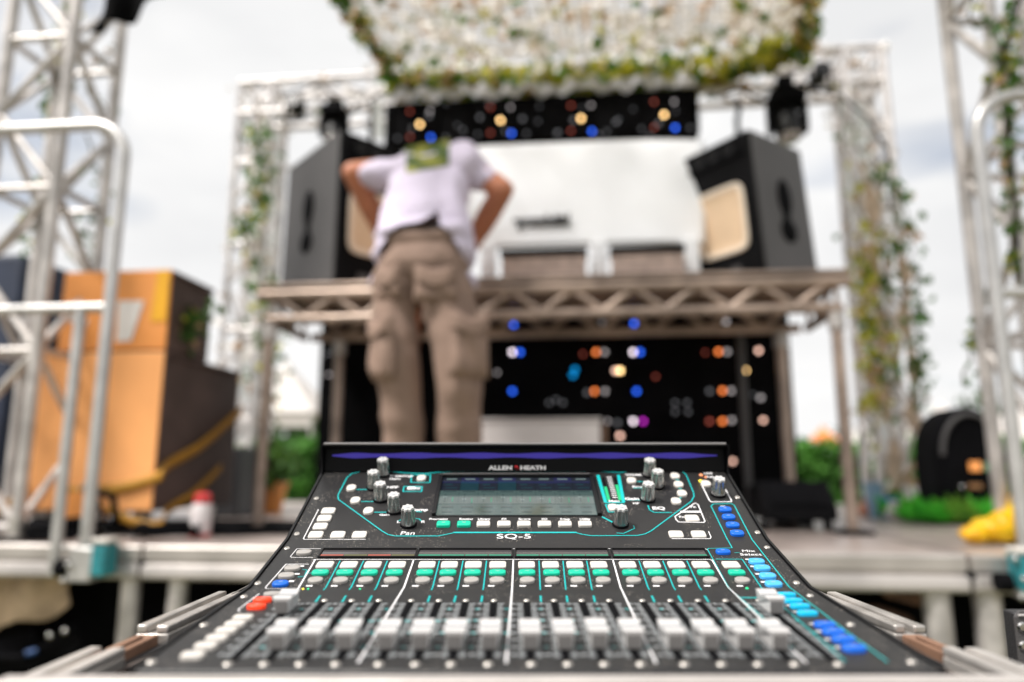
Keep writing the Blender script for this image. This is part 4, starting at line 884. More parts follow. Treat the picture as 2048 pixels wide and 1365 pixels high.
# ================================================================== MIXING CONSOLE
XC, HW = .0140, .2205
PR = [(.420, -.1085), (.5965, -.0930), (.690, -.0650), (.808, -.0045)]      # side outline of the top: fader bed, strip keys, screen slope
HY, HTOP = .808, .0262
mc = thing('mixing_console', 'black mixing console with white faders, coloured keys and chrome knobs in an open flight case', 'mixing console', (XC, .62, CZ-.19), WORLD)
OM = ORG[mc.name]
def on(px, py):
    r = ray(px, py)
    for i in range(3):
        (y0, z0), (y1, z1) = PR[i], PR[i+1]; k = (z1-z0)/(y1-y0); t = (z0-k*y0)/(r.z-k*r.y); y = r.y*t
        if y <= y1+1e-4 or i == 2:
            if y >= y0-1e-4 or i == 0: return Vector((r.x*t, y, r.z*t+CZ)), i
    return Vector((r.x*t, y, r.z*t+CZ)), 2
def seg_rot(i):
    (y0, z0), (y1, z1) = PR[i], PR[i+1]; return Matrix.Rotation(math.atan2(z1-z0, y1-y0), 4, 'X')
def onM(px, py, lift=0):
    p, i = on(px, py); r = seg_rot(i); return Matrix.Translation(p-OM) @ r @ Matrix.Translation((0, 0, lift)), i
out_ = [(.420, -.175)]+PR+[(HY+.02, -.0045), (HY+.02, -.175)]
g = G(); g.prism([(y, CZ+z) for y, z in out_], 0, XC-HW, XC+HW); body = part('chassis', g, M['panel'], mc, bevel=.0018)
g = G(); g.bb((XC-HW+.004, .4185, CZ-.170), (XC+HW-.004, .4199, CZ-.114)); part('front_strip', g, M['panel'], mc)
# side rails: thin dark edge strips following the outline, slightly proud
for s in (-1, 1):
    x0 = XC+s*HW; g = G(); lo = [(y, CZ+z-.004) for y, z in PR]; hi = [(y, CZ+z+.0012) for y, z in PR][::-1]
    g.prism(lo+hi, 0, x0, x0+s*.0022); part('side_trim', g, M['black'], mc)
# hood
hd = G(); x0, x1 = XC-HW, XC+HW
hd.prism([(HY-.0005, CZ-.0044), (HY-.0005, CZ+HTOP-.004), (HY-.011, CZ+HTOP-.004), (HY-.012, CZ+HTOP-.001), (HY-.010, CZ+HTOP), (HY+.040, CZ+HTOP-.003), (HY+.040, CZ-.02), (HY+.021, CZ-.02), (HY+.021, CZ-.0044)], 0, x0, x1)
hood = part('hood', hd, M['hood'], mc, bevel=.0012)
for s in (-1, 1):
    xx = XC+s*HW; g = G(); g.prism([(HY-.012, CZ+HTOP-.001), (HY-.010, CZ+HTOP-.010), (HY-.004, CZ+.002), (HY-.006, CZ-.007), (HY+.039, CZ-.02), (HY+.039, CZ+HTOP-.003)], 0, xx, xx+s*.0022); part('hood_cheek', g, M['hood'], hood)
M['hoodlip'] = mat('hood_lip', (.22, .21, .21), .35, var=.05)
g = G(); g.path([(x0+.002, HY-.0112, CZ+HTOP-.0002), (x1-.002, HY-.0112, CZ+HTOP-.0002)], .0013, 8); part('lip_edge', g, M['hoodlip'], hood)
lt = emis('violet_reflection_glow', (.028, .009, .37), .5); lt2 = emis('indigo_reflection_glow', (.055, .02, .30), .5)  # violet reflection along the hood edge, put in as a glowing strip
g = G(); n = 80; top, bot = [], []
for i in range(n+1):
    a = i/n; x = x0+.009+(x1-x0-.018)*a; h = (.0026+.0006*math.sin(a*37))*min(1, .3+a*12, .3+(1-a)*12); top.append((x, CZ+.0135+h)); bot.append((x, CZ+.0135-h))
g.b.clear(); g.prism(top+bot[::-1], 1, HY-.0012, HY-.0009); part('violet_reflection', g, [lt], hood)
# lettering on the hood
def letter(s, px, py, size, m, bold=0, sx=1.0, shear=0, par=mc, lift=.0004):
    me = text_mesh(s, size, m, shear, sx, bold); mm, _ = onM(px, py, lift); return put('lettering', me, par, mm)
def hood_letter(s, px, py, size, m, bold=0, sx=1.0):
    r = ray(px, py); t = (HY-.002)/r.y; p = r*t+Vector((0, 0, CZ)); me = text_mesh(s, size, m, 0, sx, bold)
    put('lettering', me, hood, Matrix.Translation(p-OM) @ Matrix.Rotation(R(90), 4, 'X'))
hood_letter('ALLEN', 1001, 936.5, .0062, M['white'], .045, 1.42); hood_letter('HEATH', 1066, 936.5, .0062, M['white'], .045, 1.42); hood_letter('&', 1033, 936.5, .0062, M['redprint'], .05, 1.3)
letter('SQ-5', 1028, 1074.5, .0108, M['white'], .0, 1.46)
letter('Pan', 815, 1068, .0086, M['white'], .0, 1.15, .1); letter('L', 797, 1045, .0056, M['white'], .02, 1.2); letter('R', 846, 1045, .0056, M['white'], .02, 1.2)
letter('Mix', 1496, 1103.5, .0066, M['white'], .0, 1.2, .1); letter('Select', 1501, 1110.5, .0066, M['white'], .0, 1.2, .1)
letter('Preamp', 800, 953, .0072, M['white'], .02, 1.3); letter('Gain', 790, 959, .0055, M['white'], .02, 1.2); letter('HPF', 785, 976, .0065, M['white'], .03, 1.1); letter('Comp', 838, 1021, .0065, M['white'], .03, 1.1)
letter('Gate', 769, 1031, .0046, M['white'], .03, 1.1); letter('EQ', 1317, 1018, .0075, M['white'], .03, 1.3); letter('Width', 1268, 951, .0060, M['white'], .03, 1.2); letter('Freq', 1276, 975, .0060, M['white'], .03, 1.1); letter('Gain', 1264, 999, .0065, M['white'], .03, 1.2)
letter('HF', 1272, 1008, .0048, M['white'], .03, 1.1); letter('Main', 1228, 1003.5, .0052, M['white'], .03, 1.1); letter('Phones', 1412, 939.5, .0052, M['white'], .03, 1.1); letter('USB', 1416, 948, .0050, M['white'], .03, 1.1); letter('Talk', 1420, 955, .0045, M['white'], .03, 1.1)
letter('Fn', 1386, 1015, .0055, M['white'], .02, 1.1); letter('Fx', 1363, 1035, .0050, M['white'], .02, 1.1)
for px, s in ((877, 'Processing'), (932, 'Routing'), (968, 'Library'), (1008, 'FX'), (1049, 'Scenes'), (1089, 'I/O'), (1130, 'Setup'), (1170, 'Utility')):
    letter(s, px, 1039.5, .0042, M['white'], .03, 1.0)
# printed lines (thin raised ink, following the panel)
def seg_split(a, b):                          # split a line where the panel changes slope
    (pa, ia), (pb, ib) = a, b
    if ia == ib: return [(pa, pb, ia)]
    res = []; lo, hi = (a, b) if ia < ib else (b, a); cur = lo[0]
    for i in range(lo[1], hi[1]):
        y1, z1 = PR[i+1]; k = (y1-lo[0].y)/(hi[0].y-lo[0].y); p = Vector((lo[0].x+(hi[0].x-lo[0].x)*k, y1, CZ+z1)); res.append((cur, p, i)); cur = p
    res.append((cur, hi[0], hi[1])); return res
def ink(g, pts, wd, lift=.00035, closed=False):
    P_ = [on(x, y) for x, y in pts]
    if closed: P_.append(P_[0])
    for a, b in zip(P_[:-1], P_[1:]):
        for p, q, i in seg_split(a, b):
            (y0, z0), (y1, z1) = PR[i], PR[i+1]; n = Vector((0, -(z1-z0), y1-y0)).normalized(); d = (q-p)
            if d.length < 1e-5: continue
            d.normalize(); s = d.cross(n)*wd/2; e = d*wd*.35
            g.b.faces.new([g.b.verts.new(v) for v in (p-s-e+n*lift, q-s+e+n*lift, q+s+e+n*lift, p+s-e+n*lift)])
TL = G()
ink(TL, [(760, 942), (722, 944), (704, 948), (694, 956), (676, 991), (677, 1000), (764, 1063), (776, 1070), (790, 1073), (875, 1073), (892, 1070), (908, 1066.5)], .0011)
ink(TL, [(908, 1066), (1152, 1066)], .0021); ink(TL, [(1152, 1066.5), (1166, 1070), (1183, 1072.5), (1275, 1072), (1290, 1069), (1302, 1063), (1382, 1004), (1388, 994), (1387, 986), (1372, 950), (1364, 944), (1325, 940)], .0011)
ink(TL, [(775, 943), (812, 947), (850, 948.5), (880, 945)], .0018); ink(TL, [(880, 946), (905, 944.5), (1170, 944.5)], .0008); ink(TL, [(1170, 941.5), (1200, 944), (1240, 946), (1262, 943), (1295, 940)], .0018)
for a, b in (((714, 980), (740, 980)), ((723, 1004), (752, 1004)), ((749, 1025.5), (780, 1025.5)), ((1273, 964), (1285, 964)), ((1255, 1001), (1283, 1001)), ((1267, 977), (1285, 977)), ((1352, 960), (1358, 962)), ((1357, 977), (1363, 979)), ((1362, 996), (1358, 999)), ((843, 1025), (833, 1024))):
    ink(TL, [a, b], .0012)
ink(TL, [(823, 951), (861, 951), (860, 966), (822, 966)], .0012, closed=True); ink(TL, [(808, 974), (844, 974), (843, 984), (806, 984)], .0012, closed=True)
ink(TL, [(795, 1044), (803, 1040)], .0010); ink(TL, [(829, 1038), (838, 1038.5), (843, 1043)], .0010)
ink(TL, [(1296, 1012), (1299, 1021), (1309, 1026), (1343, 1026)], .0012); ink(TL, [(1205, 1035), (1226, 1046)], .0018); ink(TL, [(1234, 1067), (1247, 1068), (1269, 1058), (1267, 1052)], .0009)
ink(TL, [(1196, 952), (1211, 1005)], .0034); ink(TL, [(1237, 952), (1247, 1004)], .0034); ink(TL, [(1211, 1006), (1248, 1006)], .0018); ink(TL, [(1232, 1025), (1217, 1025), (1211, 1010), (1248, 1010)], .0012)
ink(TL, [(1496, 1110), (1424, 1012), (1466, 1011)], .0009) if 0 else None
ink(TL, [(1464, 1096.5), (1456, 1082), (1422, 1013), (1427, 1009), (1462, 1008), (1468, 1011), (1504, 1080), (1586, 1181), (1690, 1262), (1775, 1325)], .0010)
ink(TL, [(1464, 1097), (1417, 1098), (1415, 1100), (1464, 1183)], .0008); ink(TL, [(1464, 1183), (1533, 1243)], .0010)
ink(TL, [(1432, 1119.5), (1484, 1119.5), (1531, 1183), (1640, 1280), (1690, 1324)], .0009); ink(TL, [(1484, 1196.5), (1530, 1197)], .0022)
for (xa, xb) in ((680, 647), (727, 698), (774.6, 749), (878.6, 863), (926, 914), (973, 966), (1078, 1080.7), (1126, 1132), (1173.4, 1184.6), (1278, 1299), (1325.7, 1351), (1373.8, 1403)):
    ink(TL, [(xa, 1123), (xb, 1181)], .0010); k = (xb-xa)/58; ink(TL, [(xb+k*11*1.15, 1193), (xb+k*24*1.15, 1205)], .0014)
ink(TL, [(605, 1140), (614, 1141), (609, 1154), (596, 1155)], .0007); ink(TL, [(610, 1147.5), (626, 1147.5)], .0007); ink(TL, [(1469, 1106.5), (1479, 1106.5)], .0007)
part('teal_printing', TL, M['teal'], mc)
WL = G()
ink(WL, [(645, 1101), (649, 1098.5), (1410, 1098.5), (1415, 1101)], .0007); ink(WL, [(626, 1121), (632, 1120), (1418, 1120), (1424, 1122)], .0008)
for pts in ([(630, 1121), (584, 1189)], [(827, 1122), (804.5, 1181.5), (716, 1327)], [(1026.6, 1122), (1024, 1181), (1012.4, 1327)], [(1226, 1122), (1243.6, 1181), (1312, 1327)], [(1424, 1121), (1462, 1181), (1612, 1327)]):
    ink(WL, pts, .0013)
ink(WL, [(637, 1020), (607, 1078), (609, 1080), (731, 1080)], .0008); ink(WL, [(1344, 1078.5), (1420, 1078.5), (1422, 1075), (1417, 1064)], .0008)
ink(WL, [(641, 1098.5), (594, 1098.5), (581, 1114), (583, 1116), (626, 1116)], .0006); ink(WL, [(617, 1129.5), (572, 1129.5), (531, 1176), (533, 1178.5), (580, 1179)], .0008); ink(WL, [(518, 1189), (476, 1221), (480, 1224)], .0009)
ink(WL, [(1390, 1007), (1396, 1010), (1410, 1044), (1407, 1046), (1357, 1045), (1352, 1040), (1350, 1034)], .0011, closed=True); ink(WL, [(1363, 1024.5), (1400, 1024.5)], .0030)
ink(WL, [(1402, 968), (1419, 1002), (1422, 1004.5), (1462, 1004.5), (1463, 1002), (1451, 980)], .0012)
for k in range(11):                             # the numbers between the meters
    y = 955+k*4.1; ink(WL, [(1214+k*1.2, y), (1222+k*1.2, y)], .0014)
for x, y in ((700, 1176), ): pass
cols = [641, 690, 739, 789, 850, 896, 945, 995, 1054, 1103, 1153, 1202, 1261, 1311, 1361, 1411, 1473]
cx_ = [on(x, 1147)[0].x for x in cols]
slx = [on(x, 1202)[0].x for x in (595, 650, 704, 758, 823, 878, 932, 988, 1053, 1108, 1163, 1218, 1284, 1340, 1395, 1450, 1516)]
for x, y in zip([618, 668, 719, 769, 830, 881, 931, 982, 1045, 1096, 1147, 1198, 1260, 1312, 1363, 1414, 1479], [1173]*17):
    ink(WL, [(x-4, y), (x+5, y)], .0022)
for x, y in ((1446, 1014), (1450, 1031), (1458, 1047), (1466, 1063), (1496, 1120), (1506, 1134), (1516, 1149), (1527, 1165), (1578, 1212), (1592, 1225), (1624, 1249), (1638, 1264), (1655, 1280), (1674, 1296), (603, 1133.5), (594, 1149), (583, 1163.5)):
    ink(WL, [(x-3, y), (x+3, y)], .0025)
part('white_printing', WL, M['white'], mc)
# fader bed
rot0, rot1, rot2 = seg_rot(0), seg_rot(1), seg_rot(2)
def bed(x, s):                                 # s = distance up the fader bed from its front edge
    (y0, z0), (y1, z1) = PR[0], PR[1]; d = Vector((0, y1-y0, z1-z0)).normalized(); return Vector((x, y0, z0+CZ))+d*s
s_top = (on(1053, 1206)[0]-bed(0, 0)).yz.length; s_bot = .014
SC = G(); SG = G()
def ink3(g, p, q, wd, n):
    d = (q-p).normalized(); s = d.cross(n)*wd/2; g.b.faces.new([g.b.verts.new(v+n*.0004) for v in (p-s, q-s, q+s, p+s)])
nb = (rot0 @ Vector((0, 0, 1)))
nticks = 34
for ci, x in enumerate(slx):
    for k in range(nticks):
        s = s_bot+.006+(s_top-s_bot-.010)*k/(nticks-1); big = k % 4 == 1
        for sd in (-1, 1):
            a = bed(x+sd*.0030, s); b = bed(x+sd*(.0078 if big else .0066), s); ink3(SC, a, b, .0016 if big else .0011, nb)
        if big:
            ink3(SC, bed(x-.0112, s-.0010), bed(x-.0088, s-.0010), .0016, nb); ink3(SC, bed(x-.0112, s+.0014), bed(x-.0088, s+.0014), .0014, nb)
        if k % 8 == 5: ink3(SG, bed(x+.0082, s), bed(x+.0110, s), .0018, nb)
    if ci not in (0, 16): ink3(SG, bed(x+.0024, s_bot+(s_top-s_bot)*.62), bed(x+.0062, s_bot+(s_top-s_bot)*.62), .0018, nb)
part('fader_scale', SC, M['scale'], mc); part('fader_scale_zero_marks', SG, M['teal'], mc)['kind'] = 'stuff'
g = G(); g.box((0, (s_top-s_bot)/2, .0001), (.0044, s_top-s_bot, .0012)); slotm = g.mesh('fader_slot', M['matt'])
def capmesh():
    g = G(); wd, ln, ht = .0070, .0132, .0118
    # outline seen from the side: concave top between two ridges, slanted ends
    top = [(-ln, .0085), (-ln*.92, .0100), (-ln*.78, .0106), (-ln*.55, .0108), (-ln*.2, .0098), (0, .0093), (ln*.2, .0098), (ln*.55, .0110), (ln*.78, .0109), (ln*.92, .0104), (ln, .0092)]
    prof = [(-ln*.94, .0012)]+top+[(ln*.94, .0012)]
    g.prism(prof, 0, -wd, wd)
    for v in g.b.verts:                        # slightly narrower top, chamfered ends
        if v.co.z > .005: v.co.x *= .93
        if abs(v.co.y) > ln*.935: v.co.x *= .66
    g.mi = 1; g.box((0, 0, .0098), (wd*1.82, .0007, .0008)); g.mi = 2; g.box((0, 0, .0005), (.0012, .004, .006)); 
    for v in g.b.verts: v.co.z *= 1.16
    g.b.faces.ensure_lookup_table(); g.b.normal_update()
    for f in g.b.faces:
        if f.material_index == 0 and abs(f.normal.y) > .8: f.material_index = 3  # shade on the cap's end faces, put in as a darker grey
    return g.mesh('fader_cap', [M['cap'], M['greyprint'], M['steel'], M['cap_end_shaded']])
capm = capmesh()
def scr(r=.0027):
    g = G(); g.lathe([(r, 0), (r, .0006), (r*.75, .0013), (r*.42, .0014), (r*.38, .0007), (r*.05, .0007)], (0, 0, 0), 16); return g.mesh('screw', M['steel'], True)
scm = scr()
fr_s = [None]*17
caps_px = [(563, 1214), (556, 1283), (620, 1283), (690, 1283), (771, 1283), (840, 1283), (905, 1283), (972, 1283), (1056, 1283), (1120, 1283), (1188, 1281), (1254, 1282), (1338, 1283), (1408, 1283), (1478, 1283), (1546, 1283), (1553, 1214)]
for i, x in enumerate(slx):
    base = Matrix.Translation(bed(x, s_bot)-OM) @ rot0; sl = put('fader_slot', slotm, mc, base)
    s_c = s_bot+(.0430 if i not in (0, 16) else .0960)
    s_c = (on(caps_px[i][0], caps_px[i][1]+8)[0]-bed(0, 0)).yz.length
    cp = put('fader_cap', capm, mc, Matrix.Translation(bed(x, s_c)-OM) @ rot0); cp.modifiers.new('b', 'BEVEL').width = .0011; cp.modifiers['b'].segments = 2
    put('screw', scm, mc, Matrix.Translation(bed(x, s_top+.0045)-OM) @ rot0 @ Matrix.Scale(.85, 4))
    put('screw', scm, mc, Matrix.Translation(bed(x, s_bot-.006)-OM) @ rot0)
for px, py in ((633, 998), (594, 1069), (574, 1098), (516, 1168), (488, 1195), (408, 1252), (303, 1326), (664, 936), (1446, 934), (1475, 996), (1515, 1066), (1534, 1096), (1593, 1167), (1620, 1193), (1701, 1251), (1823, 1326)):
    mm, _ = onM(px, py); put('screw', scm, mc, mm)
# keys
def key(w_, d_, h_, m, rnd, ind=True, slit=True):
    g = G(); n = 20
    def ring(k, z, sc_=1):
        e = rnd; return [(k*w_/2*math.copysign(abs(math.cos(a))**e, math.cos(a)), k*d_/2*math.copysign(abs(math.sin(a))**e, math.sin(a)), z) for a in [2*math.pi*j/n+math.pi/n for j in range(n)]]
    rs = [ring(1, 0), ring(1, h_*.72), ring(.95, h_*.93), ring(.85, h_), ring(.6, h_*.97)]; V = [[g.b.verts.new(p) for p in r_] for r_ in rs]
    for a, b in zip(V[:-1], V[1:]):
        for j in range(n): g.b.faces.new((a[j], a[(j+1) % n], b[(j+1) % n], b[j]))
    g.b.faces.new(V[-1])
    g.mi = 1
    if slit: g.box((0, d_*.10, h_*.99), (w_*.24, d_*.07, h_*.06))
    mo = g.mesh('key', [m, M['greyprint']], 2); mo.set_sharp_from_angle(angle=R(50)); return mo
K = dict(sel=key(.0142, .0118, .0016, M['key_white'], .28, slit=False), mute=key(.0138, .0084, .0022, M['key_green'], .55), pafl=key(.0122, .0096, .0024, M['key_grey'], .9),
         soft=key(.0130, .0088, .0028, M['key_white'], .35), softg=key(.0130, .0088, .0028, M['key_green'], .35), layer=key(.0134, .0108, .0020, M['key_white'], .35), rnd=key(.0100, .0120, .0026, M['key_white'], .8, slit=False),
         blue=key(.0128, .0088, .0026, M['key_blue'], .75), sky=key(.0134, .0092, .0026, M['key_sky'], .7), cyan=key(.0138, .0074, .0026, M['key_cyan'], .6), red=key(.0132, .0088, .0028, M['key_red'], .75), ogrey=key(.0132, .0088, .0026, M['key_grey'], .75), lay=key(.0128, .0082, .0028, M['key_white'], .4))
for k, nm in dict(sel='select_key', mute='mute_key', pafl='listen_key', soft='soft_key', softg='soft_key', layer='function_key', rnd='round_key', blue='assign_key', sky='mix_key', cyan='mix_key', red='mute_group_key', ogrey='utility_key', lay='layer_key').items(): K[k].name = nm
def kp(k, px, py, nm=None, lab=None, s=1.0):
    mm, _ = onM(px, py); put(nm or K[k].name, K[k], mc, mm @ Matrix.Scale(s, 4), lab)
yr = [on(1054, y)[0] for y in (1131.5, 1147.5, 1163.5)]
for i, x in enumerate(cx_):
    for k, p in zip(('sel', 'mute', 'pafl'), yr):
        put(K[k].name, K[k], mc, Matrix.Translation(Vector((x, p.y, p.z))-OM) @ rot1)
for j, px in enumerate((887, 928, 967, 1008, 1048, 1089, 1130, 1170)): kp('softg' if j < 2 else 'soft', px, 1051, lab='lit green soft key' if j < 2 else None)
for px, py in ((657, 1024), (649, 1039), (641, 1055), (632, 1072), (676, 1072), (719, 1072)): kp('layer', px, py)
for px, py in ((1352, 1071), (1397, 1071), (1384, 1039)): kp('layer', px, py)
for px, py in ((703, 978.5), (711, 1003.5), (737, 1024.5), (843, 959), (1263, 963.5), (1350, 954.5), (1357, 971.5), (1364, 989.5), (1352, 1005), (1412, 970)): kp('rnd', px, py)
kp('rnd', 1226, 1018)
g = G(); g.box((0, 0, .0008), (.0085, .0052, .0016)); me = g.mesh('toggle', M['white']); put('toggle', me, mc, onM(823, 979)[0])
g = G(); g.box((0, 0, .0006), (.0050, .0046, .0012)); me = g.mesh('toggle_base', M['greyprint']); put('toggle_base', me, mc, onM(836, 979)[0])
for px, py in ((608, 1108), (585, 1139.5), (573, 1154.5), (545, 1192)): kp('ogrey', px, py)
kp('blue', 561, 1170.5)
for px, py in ((1450, 1021.5), (1457, 1036.5), (1465, 1052.5), (1474, 1069), (1446, 1106.5)): kp('blue', px, py)
for px, py in ((1513, 1126), (1524, 1139), (1535, 1155), (1547, 1171)): kp('sky', px, py)
for px, py in ((1573, 1193), (1586, 1205), (1600, 1216), (1615, 1230)): kp('cyan', px, py)
for px, py in ((1650, 1254), (1667, 1268), (1687, 1283), (1708, 1301)): kp('blue', px, py, s=1.08)
for px, py in ((525, 1204), (513, 1217)): kp('red', px, py)
for px, py in ((486, 1240), (470, 1253), (453, 1266), (434, 1281), (412, 1297), (386, 1316)): kp('lay', px, py)
# tiny lights
def led(px, py, m, r=.0013):
    g = G(); g.sph((0, 0, .0003), (r, r, r*.7), 2); me = g.mesh('indicator', m, True); put('indicator_light', me, mc, onM(px, py)[0])
le = {'y': emis('led_yellow', (1, .75, .05), 2.0), 'o': emis('led_orange', (1, .35, .15), 1.2), 'g': emis('led_green', (.0, .8, .3), 1.2)}
led(1401, 963, le['y'], .002); led(1394, 939, le['o'], .0016); led(1398, 937.5, le['y'], .0013); led(1402, 951, le['o'], .002); led(1411, 955, le['o'], .0014)
for x in (606, 616, 720): led(x, 1179, le['y'] if x < 610 else le['g'], .0009)
led(1494, 1178, le['g'], .0013)
for sx_, x0_, x1_ in ((0, 1206, 1217), (1, 1230, 1240)):
    mg = G()
    for k in range(12):
        f = k/11; px = x0_+(x1_-x0_)*f+ (0 if sx_ == 0 else 0); py = 957+f*42; mg.mi = 0 if k > (4 if sx_ == 0 else 3) else 1
        p, i = on(px, py); mm = Matrix.Translation(p) @ rot2; mg.box((0, 0, 0), (1, 1, 1), mm @ Matrix.Diagonal((.0030, .0046, .0008, 1)))
    part('level_meter', mg, [emis('meter_green', (.0, .62, .22), 1.0), M['matt']], mc)
# strip displays
def pquad(px0, px1, py0, py1): return [on(px0, py1)[0], on(px1, py1)[0], on(px1, py0)[0], on(px0, py0)[0]]
dsp_g = emis('strip_green', (.0, .45, .25), .55); dsp_r = emis('strip_red', (.65, .10, .05), .6); dsp_o = emis('strip_olive', (.22, .20, .05), .5)
M['dglass'] = mat('strip_glass', (.06, .055, .058), .12, spec=.8)
ya, yb_ = on(1030, 1101.5)[0].y, on(1030, 1115.5)[0].y
(y2, z2), (y3, z3) = PR[1], PR[2]; kk = (z3-z2)/(y3-y2); zz = lambda y: CZ+z2+(y-y2)*kk
for j, (xa, xb) in enumerate(((643, 831), (837, 1023), (1032, 1216), (1226, 1412))):
    X0, X1 = on(xa, 1108)[0].x, on(xb, 1108)[0].x
    g = G(); sl = math.atan(kk); L_ = abs(ya-yb_)/math.cos(sl); cy = (ya+yb_)/2
    mm = Matrix.Translation(((X0+X1)/2, cy, zz(cy))) @ rot1; W2 = X1-X0
    g.box((0, 0, 0), (1, 1, 1), mm @ Matrix.Diagonal((W2, L_, .0010, 1))); dp = part('strip_display', g, M['dglass'], mc)
    g = G()
    for a, b, c, d in ((-W2/2, W2/2, L_/2, L_/2+.0012), (-W2/2, W2/2, -L_/2-.0012, -L_/2), (-W2/2-.0012, -W2/2, -L_/2-.0012, L_/2+.0012), (W2/2, W2/2+.0012, -L_/2-.0012, L_/2+.0012)):
        g.box((0, 0, 0), (1, 1, 1), mm @ Matrix.Translation(((a+b)/2, (c+d)/2, .0010)) @ Matrix.Diagonal((b-a, d-c, .0024 if c > 0 else .0012, 1)))
    part('bezel', g, M['black'], dp)
    g = G()
    for q in range(4):
        g.mi = (0 if j else (1, 2, 1, 2)[q]); g.box((0, 0, 0), (1, 1, 1), mm @ Matrix.Translation((-W2/2+W2*(q+.5)/4, -L_/2+.0032, .0006)) @ Matrix.Diagonal((W2/4-.0010, .0036, .0004, 1)))
    part('colour_bar', g, [dsp_g, dsp_r, dsp_o], dp)
# knobs
def knobmesh():
    g = G(); n = 112; r0 = .0072; H = .0190
    def ring(z, rb, dep): return [g.b.verts.new(((rb*(1-dep*(.5-.5*math.cos(7*(2*math.pi*k/n)))**1.2))*math.cos(2*math.pi*k/n), (rb*(1-dep*(.5-.5*math.cos(7*(2*math.pi*k/n)))**1.2))*math.sin(2*math.pi*k/n), z)) for k in range(n)]
    spec = [(.0014, r0*1.0, .0), (.0030, r0*1.0, .02), (.0045, r0*.99, .06), (.0085, r0*.95, .16), (.0130, r0*.91, .24), (H-.0020, r0*.88, .27), (H-.0008, r0*.86, .26), (H, r0*.80, .22)]
    V = [ring(*s) for s in spec]; g.b.faces.new(V[0][::-1])
    for a, b in zip(V[:-1], V[1:]):
        for k in range(n): g.b.faces.new((a[k], a[(k+1) % n], b[(k+1) % n], b[k]))
    g.mi = 1; f = g.b.faces.new(V[-1]); f.material_index = 1; g._n(len(g.b.faces)-1)
    g.b.faces.ensure_lookup_table()
    for f in g.b.faces:
        if f.calc_center_median().z > H-.0019: f.material_index = 1
    g.mi = 2; g.lathe([(r0*.28, H+.0001), (r0*.24, H+.0005), (r0*.05, H+.0005)], (0, 0, 0), 16); return g.mesh('rotary_knob', [M['chrome'], M['cap'], M['greyprint']], True)
g = G(); g.lathe([(.0080, 0), (.0080, .0012), (.0076, .0022), (.0066, .0022)], (0, 0, 0), 32); km = knobmesh(); kb = g.mesh('knob_skirt', M['matt'], True)
for px, py in ((767, 950), (748, 976), (762, 1000), (789, 1023), (817, 1050), (1298, 951), (1314, 974), (1295, 1000), (1241, 1050), (1436, 990)):
    mm, _ = onM(px, py); ko = put('rotary_knob', km, mc, mm @ Matrix.Rotation(random.random(), 4, 'Z')); put('knob_skirt', kb, ko, Matrix.Identity(4))
# screen: recessed glass in a raised frame
def sq_(px, py): return on(px, py)[0]
s0, s1, s2, s3_ = sq_(872, 1032), sq_(1194, 1032), sq_(1180, 957), sq_(886, 957)
xm0, xm1 = (s0.x+s3_.x)/2, (s1.x+s2.x)/2; yy0, yy1 = s0.y, s2.y; (ya_, za_), (yb2, zb2) = PR[2], PR[3]; k2 = (zb2-za_)/(yb2-ya_); cyy = (yy0+yy1)/2
mm = Matrix.Translation(((xm0+xm1)/2, cyy, CZ+za_+(cyy-ya_)*k2)) @ rot2; SW_, SH_ = xm1-xm0, (yy1-yy0)/math.cos(math.atan(k2))
g = G(); g.box((0, 0, 0), (1, 1, 1), mm @ Matrix.Diagonal((SW_, SH_, .0010, 1))); scn = part('touchscreen', g, M['glass'], mc)
g = G(); t_ = .0042
for a, b, c, d, h in ((-SW_/2-t_, SW_/2+t_, SH_/2, SH_/2+.002, .0052), (-SW_/2-t_, -SW_/2, -SH_/2-.0004, SH_/2, .0040), (SW_/2, SW_/2+t_, -SH_/2-.0004, SH_/2, .0040), (-SW_/2, SW_/2, -SH_/2-.0012, -SH_/2, .0014)):
    g.box((0, 0, 0), (1, 1, 1), mm @ Matrix.Translation(((a+b)/2, (c+d)/2, h/2-.0004)) @ Matrix.Diagonal((b-a, d-c, h, 1)))
part('bezel', g, M['black'], scn, bevel=.0006)
g = G(); g.box((0, 0, 0), (1, 1, 1), mm @ Matrix.Translation((0, SH_/2+.0012, .0050)) @ Matrix.Diagonal((SW_, .0006, .0005, 1))); part('bezel_highlight', g, M['hoodlip'], scn)  # highlight on the frame's top edge, put in as a paler strip
tiles = [glassy(n_, c_, s_) for n_, c_, s_ in ()] if 0 else []
def ui(name, c_, s_):
    m = mat(name, (.01, .012, .014), .05, emit=c_, es=s_, spec=1.0, coat=1); return m
tm = [ui('ui_dark', (.006, .009, .022), .7), ui('ui_teal', (.0, .035, .05), .7), ui('ui_blue', (.008, .008, .07), .7), ui('ui_pale', (.04, .10, .09), .7), ui('ui_grey_reflection', (.08, .13, .12), .7), ui('ui_deep', (.03, .08, .08), .7)]  # the grey tiles' glow also carries the pale reflection on the glass
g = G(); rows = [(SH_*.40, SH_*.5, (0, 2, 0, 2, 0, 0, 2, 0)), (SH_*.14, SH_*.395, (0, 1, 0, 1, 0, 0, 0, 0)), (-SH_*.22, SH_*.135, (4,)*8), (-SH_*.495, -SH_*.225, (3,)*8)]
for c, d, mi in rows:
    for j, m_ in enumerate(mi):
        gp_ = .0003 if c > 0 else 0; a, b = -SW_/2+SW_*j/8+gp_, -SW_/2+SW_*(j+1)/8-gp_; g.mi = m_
        g.box((0, 0, 0), (1, 1, 1), mm @ Matrix.Translation(((a+b)/2, (c+d)/2, .00062)) @ Matrix.Diagonal((b-a, d-c-.0005, .0002, 1)))
